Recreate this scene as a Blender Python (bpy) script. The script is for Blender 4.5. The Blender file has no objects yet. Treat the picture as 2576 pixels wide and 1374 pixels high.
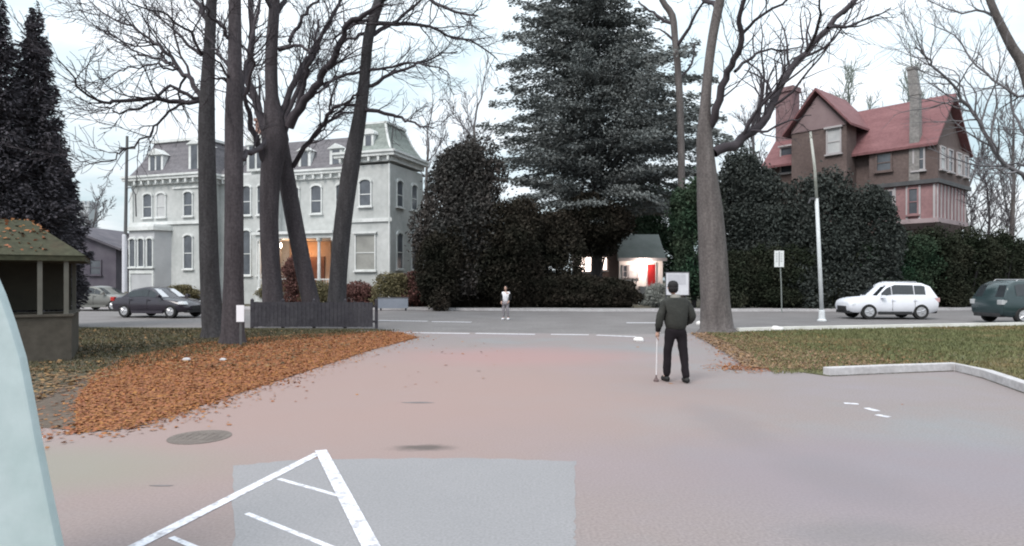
import bpy, bmesh, math, random
import numpy as np
from mathutils import Vector, Matrix
R = math.radians
F = 1635.0; U0 = 1287.0; V0 = 706.0; CH = 1.8
sc = bpy.context.scene
COL = sc.collection
def at(u, v, Y):
    return Vector(((u-U0)*Y/F, Y, CH-(v-V0)*Y/F))
def gnd(u, v, z=0.0):
    Y = (CH-z)*F/(v-V0)
    return Vector(((u-U0)*Y/F, Y, z))

# ---------------------------------------------------------------- materials
MATS = {}
def mat(name, c1, c2=None, scale=3.0, rough=0.8, bump=0.0, metal=0.0, rand=0.0, detail=6, c3=None, spec=0.3, stretch=None, fine=None, trans=0.0):
    if name in MATS: return MATS[name]
    m = bpy.data.materials.new(name); m.use_nodes = True
    nt = m.node_tree; b = nt.nodes['Principled BSDF']
    b.inputs['Roughness'].default_value = rough; b.inputs['Metallic'].default_value = metal
    b.inputs['Specular IOR Level'].default_value = spec
    if c2 is None: c2 = tuple(x*0.8 for x in c1)
    tc = nt.nodes.new('ShaderNodeTexCoord'); mp = nt.nodes.new('ShaderNodeMapping')
    nt.links.new(tc.outputs['Object'], mp.inputs[0])
    if stretch: mp.inputs['Scale'].default_value = stretch
    n = nt.nodes.new('ShaderNodeTexNoise'); n.inputs['Scale'].default_value = scale; n.inputs['Detail'].default_value = detail
    n.inputs['Roughness'].default_value = 0.65
    nt.links.new(mp.outputs[0], n.inputs['Vector'])
    r = nt.nodes.new('ShaderNodeValToRGB')
    r.color_ramp.elements[0].position = 0.32; r.color_ramp.elements[1].position = 0.68
    r.color_ramp.elements[0].color = (*c1, 1); r.color_ramp.elements[1].color = (*c2, 1)
    if c3:
        e = r.color_ramp.elements.new(0.5); e.color = (*c3, 1)
    nt.links.new(n.outputs[0], r.inputs[0])
    out = r.outputs[0]
    if fine:
        n2 = nt.nodes.new('ShaderNodeTexNoise'); n2.inputs['Scale'].default_value = fine[0]; n2.inputs['Detail'].default_value = 4
        nt.links.new(tc.outputs['Object'], n2.inputs['Vector'])
        mr = nt.nodes.new('ShaderNodeMapRange'); mr.inputs[1].default_value = 0.3; mr.inputs[2].default_value = 0.7
        mr.inputs[3].default_value = 1-fine[1]; mr.inputs[4].default_value = 1+fine[1]
        nt.links.new(n2.outputs[0], mr.inputs[0])
        mx = nt.nodes.new('ShaderNodeVectorMath'); mx.operation = 'SCALE'
        nt.links.new(out, mx.inputs[0]); nt.links.new(mr.outputs[0], mx.inputs['Scale']); out = mx.outputs[0]
    if rand:
        g = nt.nodes.new('ShaderNodeNewGeometry'); mr = nt.nodes.new('ShaderNodeMapRange')
        mr.inputs[3].default_value = 1-rand; mr.inputs[4].default_value = 1+rand
        nt.links.new(g.outputs['Random Per Island'], mr.inputs[0])
        mx = nt.nodes.new('ShaderNodeVectorMath'); mx.operation = 'SCALE'
        nt.links.new(out, mx.inputs[0]); nt.links.new(mr.outputs[0], mx.inputs['Scale']); out = mx.outputs[0]
    nt.links.new(out, b.inputs['Base Color'])
    if bump:
        bn = nt.nodes.new('ShaderNodeBump'); bn.inputs['Strength'].default_value = bump; bn.inputs['Distance'].default_value = 0.05
        n3 = nt.nodes.new('ShaderNodeTexNoise'); n3.inputs['Scale'].default_value = scale*6; n3.inputs['Detail'].default_value = 5
        nt.links.new(mp.outputs[0], n3.inputs['Vector'])
        nt.links.new(n3.outputs[0], bn.inputs['Height']); nt.links.new(bn.outputs[0], b.inputs['Normal'])
    MATS[name] = m
    return m
def emis(name, col, s):
    if name in MATS: return MATS[name]
    m = bpy.data.materials.new(name); m.use_nodes = True
    b = m.node_tree.nodes['Principled BSDF']; b.inputs['Base Color'].default_value = (*col, 1)
    b.inputs['Emission Color'].default_value = (*col, 1); b.inputs['Emission Strength'].default_value = s
    MATS[name] = m; return m
def leafy(name, cols, rough=0.75):
    """litter material: one of several colours per leaf"""
    m = bpy.data.materials.new(name); m.use_nodes = True
    nt = m.node_tree; b = nt.nodes['Principled BSDF']; b.inputs['Roughness'].default_value = rough
    b.inputs['Specular IOR Level'].default_value = 0.2
    g = nt.nodes.new('ShaderNodeNewGeometry'); r = nt.nodes.new('ShaderNodeValToRGB'); r.color_ramp.interpolation = 'CONSTANT'
    nt.links.new(g.outputs['Random Per Island'], r.inputs[0])
    for i, c in enumerate(cols):
        if i < 2: e = r.color_ramp.elements[i]; e.position = i/len(cols)
        else: e = r.color_ramp.elements.new(i/len(cols))
        e.color = (*c, 1)
    nt.links.new(r.outputs[0], b.inputs['Base Color'])
    MATS[name] = m; return m

# ---------------------------------------------------------------- object helpers
def tag(o, label=None, cat=None, group=None, kind=None):
    if label: o['label'] = label
    if cat: o['category'] = cat
    if group: o['group'] = group
    if kind: o['kind'] = kind
    return o
def empty(name, loc=(0, 0, 0), rz=0, label=None, cat=None, group=None, rx=0, ry=0):
    o = bpy.data.objects.new(name, None); COL.objects.link(o)
    o.location = loc; o.rotation_euler = (rx, ry, rz); o.empty_display_size = 0.3
    return tag(o, label, cat, group)
def link(name, me, m, parent=None, smooth=False):
    o = bpy.data.objects.new(name, me); COL.objects.link(o)
    me.materials.clear(); me.materials.append(m)
    if smooth: me.polygons.foreach_set('use_smooth', [True]*len(me.polygons))
    if parent: o.parent = parent
    return o
class MB:
    def __init__(s): s.v = []; s.f = []
    def add(s, vs, fs):
        n = len(s.v); s.v += [tuple(x) for x in vs]; s.f += [tuple(i+n for i in f) for f in fs]; return s
    def box(s, x0, x1, y0, y1, z0, z1):
        if x0 > x1: x0, x1 = x1, x0
        if y0 > y1: y0, y1 = y1, y0
        if z0 > z1: z0, z1 = z1, z0
        return s.add([(x0,y0,z0),(x1,y0,z0),(x1,y1,z0),(x0,y1,z0),(x0,y0,z1),(x1,y0,z1),(x1,y1,z1),(x0,y1,z1)],
                     [(0,3,2,1),(4,5,6,7),(0,1,5,4),(1,2,6,5),(2,3,7,6),(3,0,4,7)])
    def frustum(s, a, za, b, zb):
        (x0,x1,y0,y1) = a; (p0,p1,q0,q1) = b
        return s.add([(x0,y0,za),(x1,y0,za),(x1,y1,za),(x0,y1,za),(p0,q0,zb),(p1,q0,zb),(p1,q1,zb),(p0,q1,zb)],
                     [(0,3,2,1),(4,5,6,7),(0,1,5,4),(1,2,6,5),(2,3,7,6),(3,0,4,7)])
    def prism(s, poly, d0, d1, axis='y'):
        """extrude closed 2-D polygon; axis y: poly is (x,z); axis x: poly is (y,z); axis z: poly is (x,y)"""
        n = len(poly)
        def P(p, d):
            return (p[0], d, p[1]) if axis == 'y' else ((d, p[0], p[1]) if axis == 'x' else (p[0], p[1], d))
        vs = [P(p, d0) for p in poly]+[P(p, d1) for p in poly]
        fs = [tuple(range(n)), tuple(range(2*n-1, n-1, -1))]
        fs += [(i, i+n, (i+1) % n+n, (i+1) % n) for i in range(n)]
        return s.add(vs, fs)
    def tube(s, pts, rads, n=8, cap=True):
        pts = [Vector(p) for p in pts]
        if not hasattr(rads, '__len__'): rads = [rads]*len(pts)
        vs = []; fs = []
        up = None
        for i, p in enumerate(pts):
            t = (pts[min(i+1, len(pts)-1)]-pts[max(i-1, 0)]).normalized()
            if up is None:
                up = t.orthogonal().normalized()
            up = (up-t*up.dot(t)); up = up.normalized() if up.length > 1e-6 else t.orthogonal().normalized()
            w = t.cross(up)
            for k in range(n):
                a = 2*math.pi*k/n
                vs.append(p+(up*math.cos(a)+w*math.sin(a))*rads[i])
        for i in range(len(pts)-1):
            for k in range(n):
                a = i*n+k; b = i*n+(k+1) % n
                fs.append((a, b, b+n, a+n))
        if cap:
            fs.append(tuple(range(n-1, -1, -1))); fs.append(tuple(range((len(pts)-1)*n, len(pts)*n)))
        return s.add(vs, fs)
    def lathe(s, prof, c=(0, 0, 0), n=16, axis='z'):
        vs = []; fs = []
        for (r, z) in prof:
            for k in range(n):
                a = 2*math.pi*k/n
                q = (r*math.cos(a), r*math.sin(a), z)
                if axis == 'y': q = (q[0], q[2], q[1])
                vs.append((q[0]+c[0], q[1]+c[1], q[2]+c[2]))
        for i in range(len(prof)-1):
            for k in range(n):
                a = i*n+k; b = i*n+(k+1) % n
                fs.append((a, b, b+n, a+n))
        fs.append(tuple(range(n-1, -1, -1))); fs.append(tuple(range((len(prof)-1)*n, len(prof)*n)))
        return s.add(vs, fs)
    def build(s, name, m, parent=None, smooth=False, bevel=0.0, recalc=True):
        me = bpy.data.meshes.new(name); me.from_pydata(s.v, [], s.f)
        if recalc or bevel:
            bm = bmesh.new(); bm.from_mesh(me)
            bmesh.ops.recalc_face_normals(bm, faces=bm.faces)
            if bevel:
                bmesh.ops.bevel(bm, geom=[e for e in bm.edges if e.calc_face_angle(0) > 0.5], offset=bevel, segments=2, affect='EDGES', profile=0.6)
            bm.to_mesh(me); bm.free()
        return link(name, me, m, parent, smooth)
def copy_tree(o, parent=None):
    c = o.copy(); COL.objects.link(c); c.parent = parent
    for ch in list(o.children): copy_tree(ch, c)
    return c
def npmesh(name, verts, faces_n, m, parent=None, smooth=False, norms=None):
    """verts Nx3, faces given as consecutive groups (array of index rows)"""
    me = bpy.data.meshes.new(name)
    verts = np.asarray(verts, dtype=np.float32); faces = np.asarray(faces_n, dtype=np.int32)
    k = faces.shape[1]
    me.vertices.add(len(verts)); me.vertices.foreach_set('co', verts.ravel())
    me.loops.add(faces.size); me.loops.foreach_set('vertex_index', faces.ravel())
    me.polygons.add(len(faces)); me.polygons.foreach_set('loop_start', np.arange(0, faces.size, k, dtype=np.int32))
    me.polygons.foreach_set('loop_total', np.full(len(faces), k, dtype=np.int32))
    me.update(calc_edges=True)
    return link(name, me, m, parent, smooth)
def cards(name, P, size, m, parent=None, aspect=0.5, flat=0.0, rng=None, dirs=None):
    """small diamond leaves / needle sprays at points P"""
    rng = rng or np.random.default_rng(1)
    n = len(P)
    if dirs is None: a = rng.normal(size=(n, 3))
    else: a = dirs+rng.normal(size=(n, 3))*0.35
    a[:, 2] *= (1-flat)
    a /= np.linalg.norm(a, axis=1)[:, None]+1e-9
    b = rng.normal(size=(n, 3)); b[:, 2] *= (1-flat)
    b -= a*(a*b).sum(1)[:, None]; b /= np.linalg.norm(b, axis=1)[:, None]+1e-9
    s = (size*rng.uniform(0.6, 1.3, n))[:, None]
    bend = rng.normal(size=(n, 3))*s*0.12
    V = np.stack([P-a*s, P+b*s*aspect+bend, P+a*s, P-b*s*aspect+bend], 1).reshape(-1, 3)
    Fc = np.arange(4*n).reshape(n, 4)
    return npmesh(name, V, Fc, m, parent)
def tubes_np(name, lines, m, parent=None):
    """lines: list of (pts Kx3, radii K); sides by thickness"""
    for_sides = {}
    Vs = []; Fs = []; base = 0
    for pts, rad in lines:
        pts = np.asarray(pts, float); rad = np.asarray(rad, float)
        k = len(pts)
        if k < 2: continue
        r0 = rad[0]; n = 12 if r0 > 0.15 else (7 if r0 > 0.05 else (5 if r0 > 0.02 else 3))
        t = np.gradient(pts, axis=0); t /= np.linalg.norm(t, axis=1)[:, None]+1e-9
        ref = np.array([0.31, 0.87, 0.2]) if abs(t[0][2]) > 0.7 else np.array([0.1, 0.2, 1.0])
        u = np.cross(t, ref); u /= np.linalg.norm(u, axis=1)[:, None]+1e-9
        w = np.cross(t, u)
        ang = np.arange(n)*2*np.pi/n
        ring = pts[:, None, :]+rad[:, None, None]*(u[:, None, :]*np.cos(ang)[None, :, None]+w[:, None, :]*np.sin(ang)[None, :, None])
        Vs.append(ring.reshape(-1, 3))
        i = np.arange(k-1)[:, None]*n; j = np.arange(n)[None, :]; j2 = (j+1) % n
        Fs.append(np.stack([i+j+base, i+j2+base, i+j2+n+base, i+j+n+base], -1).reshape(-1, 4))
        base += k*n
    return npmesh(name, np.concatenate(Vs), np.concatenate(Fs), m, parent, smooth=True)

# ---------------------------------------------------------------- render / camera / light
cam = bpy.data.objects.new('camera', bpy.data.cameras.new('camera')); COL.objects.link(cam)
cam.location = (0, 0, CH); cam.rotation_euler = (R(90), 0, 0)
cam.data.sensor_width = 36; cam.data.lens = F/2575*36; cam.data.shift_y = 19/2575
cam.data.clip_start = 0.05; cam.data.clip_end = 2000
cam.data.dof.use_dof = False
sc.camera = cam
sc.view_settings.view_transform = 'Standard'; sc.view_settings.look = 'None'; sc.view_settings.gamma = 1
sc.view_settings.exposure = 1.42
sc.cycles.use_denoising = True
sc.cycles.max_bounces = 5
sc.cycles.filter_width = 2.0

w = bpy.data.worlds.new('World'); sc.world = w; w.use_nodes = True
nt = w.node_tree; bg = nt.nodes['Background']
sky = nt.nodes.new('ShaderNodeTexSky'); sky.sky_type = 'NISHITA'; sky.sun_disc = False
SUN_EL, SUN_AZ = 48, 215    # azimuth of the sun, clockwise from +Y
sky.sun_elevation = R(SUN_EL); sky.sun_rotation = R(SUN_AZ); sky.air_density = 1.0; sky.dust_density = 2.0
tc = nt.nodes.new('ShaderNodeTexCoord')
sx = nt.nodes.new('ShaderNodeSeparateXYZ'); nt.links.new(tc.outputs['Generated'], sx.inputs[0])
# project the cloud layer on a plane overhead
ab = nt.nodes.new('ShaderNodeMath'); ab.operation = 'MAXIMUM'; ab.inputs[1].default_value = 0.0; nt.links.new(sx.outputs[2], ab.inputs[0])
ad = nt.nodes.new('ShaderNodeMath'); ad.operation = 'ADD'; ad.inputs[1].default_value = 0.22; nt.links.new(ab.outputs[0], ad.inputs[0])
dx = nt.nodes.new('ShaderNodeMath'); dx.operation = 'DIVIDE'; nt.links.new(sx.outputs[0], dx.inputs[0]); nt.links.new(ad.outputs[0], dx.inputs[1])
dy = nt.nodes.new('ShaderNodeMath'); dy.operation = 'DIVIDE'; nt.links.new(sx.outputs[1], dy.inputs[0]); nt.links.new(ad.outputs[0], dy.inputs[1])
cx = nt.nodes.new('ShaderNodeCombineXYZ'); nt.links.new(dx.outputs[0], cx.inputs[0]); nt.links.new(dy.outputs[0], cx.inputs[1])
cn = nt.nodes.new('ShaderNodeTexNoise'); cn.inputs['Scale'].default_value = 1.7; cn.inputs['Detail'].default_value = 7; cn.inputs['Roughness'].default_value = 0.55
nt.links.new(cx.outputs[0], cn.inputs['Vector'])
cr = nt.nodes.new('ShaderNodeValToRGB')
cr.color_ramp.elements[0].position = 0.36; cr.color_ramp.elements[0].color = (4.5, 5.6, 6.0, 1)
cr.color_ramp.elements[1].position = 0.62; cr.color_ramp.elements[1].color = (7.6, 7.9, 8.2, 1)
nt.links.new(cn.outputs[0], cr.inputs[0])
mx = nt.nodes.new('ShaderNodeMix'); mx.data_type = 'RGBA'; mx.inputs[0].default_value = 0.88
nt.links.new(sky.outputs[0], mx.inputs[6]); nt.links.new(cr.outputs[0], mx.inputs[7])
zb_ = nt.nodes.new('ShaderNodeMath'); zb_.operation = 'MULTIPLY_ADD'; zb_.inputs[1].default_value = 1.35; zb_.inputs[2].default_value = 0.85
nt.links.new(ab.outputs[0], zb_.inputs[0])
vs_ = nt.nodes.new('ShaderNodeVectorMath'); vs_.operation = 'SCALE'
nt.links.new(mx.outputs[2], vs_.inputs[0]); nt.links.new(zb_.outputs[0], vs_.inputs['Scale'])
nt.links.new(vs_.outputs[0], bg.inputs[0]); bg.inputs[1].default_value = 0.055

sl = bpy.data.lights.new('sun', 'SUN'); sl.energy = 1.0; sl.angle = R(25); sl.color = (1, 0.93, 0.88)
so = bpy.data.objects.new('sun', sl); COL.objects.link(so)
d = Vector((math.sin(R(SUN_AZ))*math.cos(R(SUN_EL)), math.cos(R(SUN_AZ))*math.cos(R(SUN_EL)), math.sin(R(SUN_EL))))
so.rotation_euler = (-d).to_track_quat('-Z', 'Y').to_euler(); so.location = d*100

# ---------------------------------------------------------------- materials used
asph = mat('asphalt_lot', (0.200, 0.201, 0.208), (0.214, 0.190, 0.203), 0.22, 0.9, 0.03, c3=(0.208, 0.180, 0.177), fine=(42, 0.17), detail=5)
def stain(m, cx_, cy_, rx_, ry_, col, amt, soft=.35, wob=.5, box=False, sc_=.5):
    nt = m.node_tree; b = nt.nodes['Principled BSDF']; src = b.inputs['Base Color'].links[0].from_socket
    tc = nt.nodes.new('ShaderNodeTexCoord')
    n = nt.nodes.new('ShaderNodeTexNoise'); n.inputs['Scale'].default_value = sc_; n.inputs['Detail'].default_value = 5
    nt.links.new(tc.outputs['Object'], n.inputs['Vector'])
    a1 = nt.nodes.new('ShaderNodeVectorMath'); a1.operation = 'SUBTRACT'; nt.links.new(n.outputs['Color'], a1.inputs[0]); a1.inputs[1].default_value = (.5, .5, .5)
    a2 = nt.nodes.new('ShaderNodeVectorMath'); a2.operation = 'MULTIPLY_ADD'; nt.links.new(a1.outputs[0], a2.inputs[0]); a2.inputs[1].default_value = (wob*2, wob*2, 0); nt.links.new(tc.outputs['Object'], a2.inputs[2])
    a3 = nt.nodes.new('ShaderNodeVectorMath'); a3.operation = 'SUBTRACT'; nt.links.new(a2.outputs[0], a3.inputs[0]); a3.inputs[1].default_value = (cx_, cy_, 0)
    a4 = nt.nodes.new('ShaderNodeVectorMath'); a4.operation = 'MULTIPLY'; nt.links.new(a3.outputs[0], a4.inputs[0]); a4.inputs[1].default_value = (1/rx_, 1/ry_, 0)
    if box:
        sp = nt.nodes.new('ShaderNodeSeparateXYZ'); ab_ = nt.nodes.new('ShaderNodeVectorMath'); ab_.operation = 'ABSOLUTE'
        nt.links.new(a4.outputs[0], ab_.inputs[0]); nt.links.new(ab_.outputs[0], sp.inputs[0])
        ln = nt.nodes.new('ShaderNodeMath'); ln.operation = 'MAXIMUM'; nt.links.new(sp.outputs[0], ln.inputs[0]); nt.links.new(sp.outputs[1], ln.inputs[1]); lo = ln.outputs[0]
    else:
        ln = nt.nodes.new('ShaderNodeVectorMath'); ln.operation = 'LENGTH'; nt.links.new(a4.outputs[0], ln.inputs[0]); lo = ln.outputs['Value']
    mr = nt.nodes.new('ShaderNodeMapRange'); mr.interpolation_type = 'SMOOTHSTEP'; mr.inputs[1].default_value = 1-soft; mr.inputs[2].default_value = 1+soft
    mr.inputs[3].default_value = amt; mr.inputs[4].default_value = 0; nt.links.new(lo, mr.inputs[0])
    mx = nt.nodes.new('ShaderNodeMix'); mx.data_type = 'RGBA'; mx.blend_type = 'MIX'
    nt.links.new(mr.outputs[0], mx.inputs[0]); nt.links.new(src, mx.inputs[6]); mx.inputs[7].default_value = (*col, 1)
    nt.links.new(mx.outputs[2], b.inputs['Base Color'])
road = mat('asphalt_road', (0.135, 0.125, 0.125), (0.175, 0.165, 0.165), 0.5, 0.9, 0.15, fine=(9, 0.15))
paint = mat('road_paint', (0.62, 0.62, 0.66), (0.27, 0.26, 0.28), 11, 0.75, 0.05, c3=(0.56, 0.56, 0.60), fine=(45, 0.15))
conc = mat('concrete', (0.36, 0.345, 0.35), (0.46, 0.45, 0.46), 2.0, 0.85, 0.2, fine=(14, 0.12))
soil = mat('soil', (0.060, 0.055, 0.036), (0.095, 0.085, 0.058), 0.5, 0.95, 0.4, fine=(9, 0.3))
bark = mat('bark', (0.030, 0.028, 0.030), (0.060, 0.056, 0.060), 1.2, 0.95, 0.6, stretch=(3, 3, 0.5), fine=(14, 0.3))
bark_l = mat('bark_light', (0.075, 0.066, 0.065), (0.135, 0.120, 0.117), 1.3, 0.95, 0.6, stretch=(3, 3, 0.5), fine=(14, 0.25))
bark_p = mat('bark_purple', (0.038, 0.032, 0.036), (0.070, 0.060, 0.066), 1.3, 0.95, 0.6, stretch=(3, 3, 0.5), fine=(14, 0.25))
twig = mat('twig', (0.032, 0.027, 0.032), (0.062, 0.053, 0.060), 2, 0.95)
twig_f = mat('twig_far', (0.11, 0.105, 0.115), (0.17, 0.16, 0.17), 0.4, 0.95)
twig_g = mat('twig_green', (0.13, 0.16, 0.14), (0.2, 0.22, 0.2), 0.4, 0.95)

# ---------------------------------------------------------------- ground sheets
def sheet(name, pts, z, m, kind='structure', step=None):
    me = bpy.data.meshes.new(name); me.from_pydata([(p[0], p[1], z) for p in pts], [], [tuple(range(len(pts)))])
    o = link(name, me, m)
    if me.polygons[0].normal.z < 0: me.flip_normals()
    if kind: o['kind'] = kind
    return o
sheet('ground', [(-400, -60), (400, -60), (400, 700), (-400, 700)], -0.03, soil)
near_edge = [(-80, 28), (-30, 24.6), (-4, 22.9), (4.2, 21.7), (10, 23.3), (19, 25.5), (60, 35)]
far_edge = [(60, 46), (20, 38.2), (5, 38.0), (-4, 39.5), (-30, 42), (-80, 47)]
sheet('street', near_edge+far_edge, -0.010, road)
# the car park and drive
lot = [(-30, -10), (30, -10), (30, 21), (9.5, 23.2), (4.2, 21.8), (-4, 23.0), (-4.3, 21.5), (-3.6, 18), (-5.1, 14.5), (-6.6, 11.6), (-7.0, 9), (-8, 6.9), (-30, 6.0)]
sheet('car_park_surface', lot, 0.0, asph)
stain(asph, -2.6, 11.0, 5.2, 5.5, (0.270, 0.188, 0.170), .8, soft=.6, wob=.9)
stain(asph, 0.3, 15.5, 2.6, 1.6, (0.31, 0.175, 0.17), .5, soft=.7, wob=.6)
stain(asph, -4.6, 6.3, 1.6, .7, (0.205, 0.205, 0.165), .6, soft=.6, wob=.3)
stain(asph, 3.6, 6.2, 2.4, 1.3, (0.200, 0.172, 0.195), .6, soft=.6, wob=.6)
stain(asph, 2.7, 8.2, .35, 1.2, (0.150, 0.135, 0.145), .28, soft=.6, wob=.25, sc_=2)
stain(asph, 3.0, 5.9, .45, .7, (0.145, 0.138, 0.148), .25, soft=.6, wob=.25, sc_=2)
stain(asph, 2.5, 4.6, .5, .25, (0.125, 0.13, 0.14), .3, soft=.6, wob=.2, sc_=2)
stain(asph, -.95, 7.0, .28, .12, (0.09, 0.075, 0.07), .9, soft=.6, wob=.10, sc_=6)
# far pavement
def ribbon(name, line, wdt, z0, z1, m, kind='structure', off=0.0, parent=None, bevel=0.0, build=True):
    L = [Vector((p[0], p[1])) for p in line]; mb = MB(); vs = []
    for i, p in enumerate(L):
        t = (L[min(i+1, len(L)-1)]-L[max(i-1, 0)]).normalized(); n = Vector((-t.y, t.x))
        a = p+n*off; b = p+n*(off+wdt)
        vs += [(a.x, a.y, z0), (b.x, b.y, z0), (b.x, b.y, z1), (a.x, a.y, z1)]
    fs = []
    for i in range(len(L)-1):
        q = i*4
        for k in range(4): fs.append((q+k, q+(k+1) % 4, q+4+(k+1) % 4, q+4+k))
    fs += [(0, 1, 2, 3), tuple(len(L)*4-4+k for k in (3, 2, 1, 0))]
    mb.add(vs, fs)
    if not build: return mb
    o = mb.build(name, m, parent, bevel=bevel)
    if kind: o['kind'] = kind
    return o
fe = list(reversed(far_edge))
ribbon('far_kerb', fe, 0.18, -0.05, 0.13, conc)
ribbon('far_pavement', fe, 1.9, -0.05, 0.11, mat('pavement', (0.20, 0.19, 0.195), (0.27, 0.26, 0.26), 1.0, 0.9, 0.1, fine=(8, .12)), off=0.182)
ribbon('near_kerb', [(7.9, 22.75), (10, 23.45), (19, 25.6), (60, 35.2)], 0.16, -0.05, 0.14, mat('pale_kerb', (0.55, 0.54, 0.50), (0.72, 0.71, 0.68), 1.5, 0.8, 0.1), off=-0.08)

def mark(name, line, wdt, z=0.004, label=None, cat='road marking', group=None, off=None):
    mb = ribbon(name, line, wdt, z-0.002, z, paint, None, off=-wdt/2 if off is None else off, build=False)
    o = mb.build(name, paint); return tag(o, label, cat, group, 'structure')
# stop lines and edge dashes on the street, as seen across the drive mouth
g = gnd
def seg_line(name, u0, v0, u1, v1, wdt, z, **k):
    a = g(u0, v0, z); b = g(u1, v1, z); return mark(name, [(a.x, a.y), (b.x, b.y)], wdt, z, **k)
seg_line('lane_marking', 985, 836, 1180, 839, 0.22, 0.004)
seg_line('lane_marking', 1196, 838.5, 1345, 841, 0.22, 0.004)
seg_line('lane_marking', 1385, 841, 1480, 842, 0.20, 0.004)
seg_line('lane_marking', 1500, 843, 1598, 847, 0.20, 0.004)
seg_line('lane_marking', 950, 806, 1075, 808, 0.25, -0.005)
seg_line('lane_marking', 1085, 809, 1185, 810.5, 0.25, -0.005)
seg_line('lane_marking', 1575, 812, 1665, 812, 0.30, -0.005)
# the white hatched triangle in front
apex = g(806, 1137); A2 = Vector((apex.x, apex.y))
def gl(name, u0, v0, u1, v1, wdt, z):
    a = g(u0, v0, 0); b = g(u1, v1, 0)
    return ribbon(name, [(a.x, a.y), (b.x, b.y)], wdt, z-0.0015, z, paint, None, off=-wdt/2, build=False)
mb = gl('x', 300, 1396, 800, 1141, 0.10, 0.0055)
for s, z in (((806, 1134, 945, 1400), 0.0075), ((700, 1205, 850, 1247), 0.0035), ((620, 1292, 880, 1396), 0.0035), ((430, 1352, 520, 1390), 0.0035)):
    wd = 0.12 if z > .007 else 0.045
    q = gl('x', *s, wd, z); mb.add(q.v, q.f)
o = mb.build('hatched_bay_marking', paint); tag(o, kind='structure')
rr = random.Random(8); cn_ = [g(590, 1420), g(586, 1172), g(760, 1156), g(1180, 1152), g(1446, 1160), g(1446, 1300), g(1444, 1420)]; pts = []
for a_, b_ in zip(cn_, cn_[1:]):
    for k in range(14): q = a_.lerp(b_, k/14); pts.append((q.x+rr.uniform(-.014, .014), q.y+rr.uniform(-.02, .02)))
pts.append(cn_[-1])
sheet('pale_asphalt_patch', pts, 0.0018, mat('pale_asphalt', (0.214, 0.210, 0.218), (0.232, 0.226, 0.234), 0.6, 0.88, 0.03, fine=(48, .13)))
# small dashes on the right side of the lot
for i, (a, b, c, dd) in enumerate(((2122, 1014, 2158, 1016), (2178, 1026, 2206, 1034), (2204, 1043, 2236, 1049))):
    seg_line('bay_marking', a, b, c, dd, 0.10, 0.004)
def blob(u, v, rx, ry, m, name, z, n=22, seed=1, jag=.18, **k):
    rr = random.Random(seed); c = g(u, v)
    P = [(c.x+rx*math.cos(a)*(1+rr.uniform(-jag, jag)), c.y+ry*math.sin(a)*(1+rr.uniform(-jag, jag))) for a in [2*math.pi*i/n for i in range(n)]]
    return sheet(name, P, z, m, **k)
iron = mat('rusty_iron', (0.11, 0.090, 0.08), (0.16, 0.135, 0.12), 6, 0.7, 0.4)
cv = g(502, 1100)
mb = MB().lathe([(0.0, 0.0), (0.34, 0.0), (0.34, 0.006), (0.31, 0.008), (0.0, 0.008)], (cv.x, cv.y, 0), 32)
for k in range(-3, 4): mb.box(cv.x+k*.08-.015, cv.x+k*.08+.015, cv.y-.16, cv.y+.16, 0.0082, 0.0105)
tag(mb.build('manhole_cover', iron), 'round rusty brown manhole cover in the asphalt left of the painted triangle', 'manhole cover')
tarm = mat('tar', (0.13, 0.115, 0.115), (0.19, 0.17, 0.17), 4, 0.7)
blob(405, 1222, 0.10, 0.018, tarm, 'tar_patch', 0.003, seed=5)
blob(1050, 1013, 0.22, 0.05, tarm, 'tar_patch', 0.003, seed=6)

# the raised grass verge on the right with its kerb
kerb_line = [g(2085, 947), g(2240, 940), g(2400, 934), g(2470, 952), g(2575, 990), (8.0, 9.0), (7.7, 6)]
kerb_line = [(p[0], p[1]) for p in kerb_line]
grass_poly = kerb_line+[(30, 4), (60, 34.9), (19, 25.4), (10, 23.2), (7.6, 22.5), (6.6, 22.0), (6.3, 19.0), (5.55, 16.2), (5.05, 13.6), (5.6, 12.9)]
turf = mat('turf', (0.062, 0.080, 0.032), (0.13, 0.095, 0.05), 0.35, 0.95, 0.4, c3=(0.085, 0.085, 0.04), fine=(8, .25))
o = MB().prism(grass_poly, -.02, .018, 'z').build('verge_turf', turf); o['kind'] = 'structure'
kl = [Vector(p) for p in kerb_line]
ribbon('kerb', kerb_line, 0.17, -0.02, 0.16, conc, off=0.0, bevel=0.015)

def in_poly(P, poly):
    x, y = P[:, 0], P[:, 1]; n = len(poly); res = np.zeros(len(P), bool)
    j = n-1
    for i in range(n):
        xi, yi = poly[i][0], poly[i][1]; xj, yj = poly[j][0], poly[j][1]
        c = ((yi > y) != (yj > y)) & (x < (xj-xi)*(y-yi)/(yj-yi+1e-12)+xi)
        res ^= c; j = i
    return res
def scatter(poly, n, rng, ymax=None):
    xs = [p[0] for p in poly]; ys = [p[1] for p in poly]
    P = rng.uniform((min(xs), min(ys)), (max(xs), max(ys)), (n*3, 2))
    P = P[in_poly(P, poly)][:n]
    return P
def frust(P, marg=0.32):
    return np.abs(P[:, 0]/np.maximum(P[:, 1], .1)) < 0.79+marg
rng = np.random.default_rng(7)
def blades(name, poly, n, h, m, z, rng, wd=0.006):
    P = scatter(poly, n, rng); P = P[frust(P)]; n = len(P)
    hh = h*rng.uniform(.5, 1.3, n); a = rng.uniform(0, 2*np.pi, n); l = rng.normal(size=(n, 2))*.45*hh[:, None]
    wv = np.stack([np.cos(a), np.sin(a), np.zeros(n)], 1)*wd*(1+P[:, 1:2]/10)
    base = np.concatenate([P, np.full((n, 1), z)], 1)
    tip = base+np.concatenate([l, hh[:, None]], 1)
    V = np.stack([base-wv, base+wv, tip], 1).reshape(-1, 3)
    return npmesh(name, V, np.arange(3*n).reshape(n, 3), m)
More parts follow.
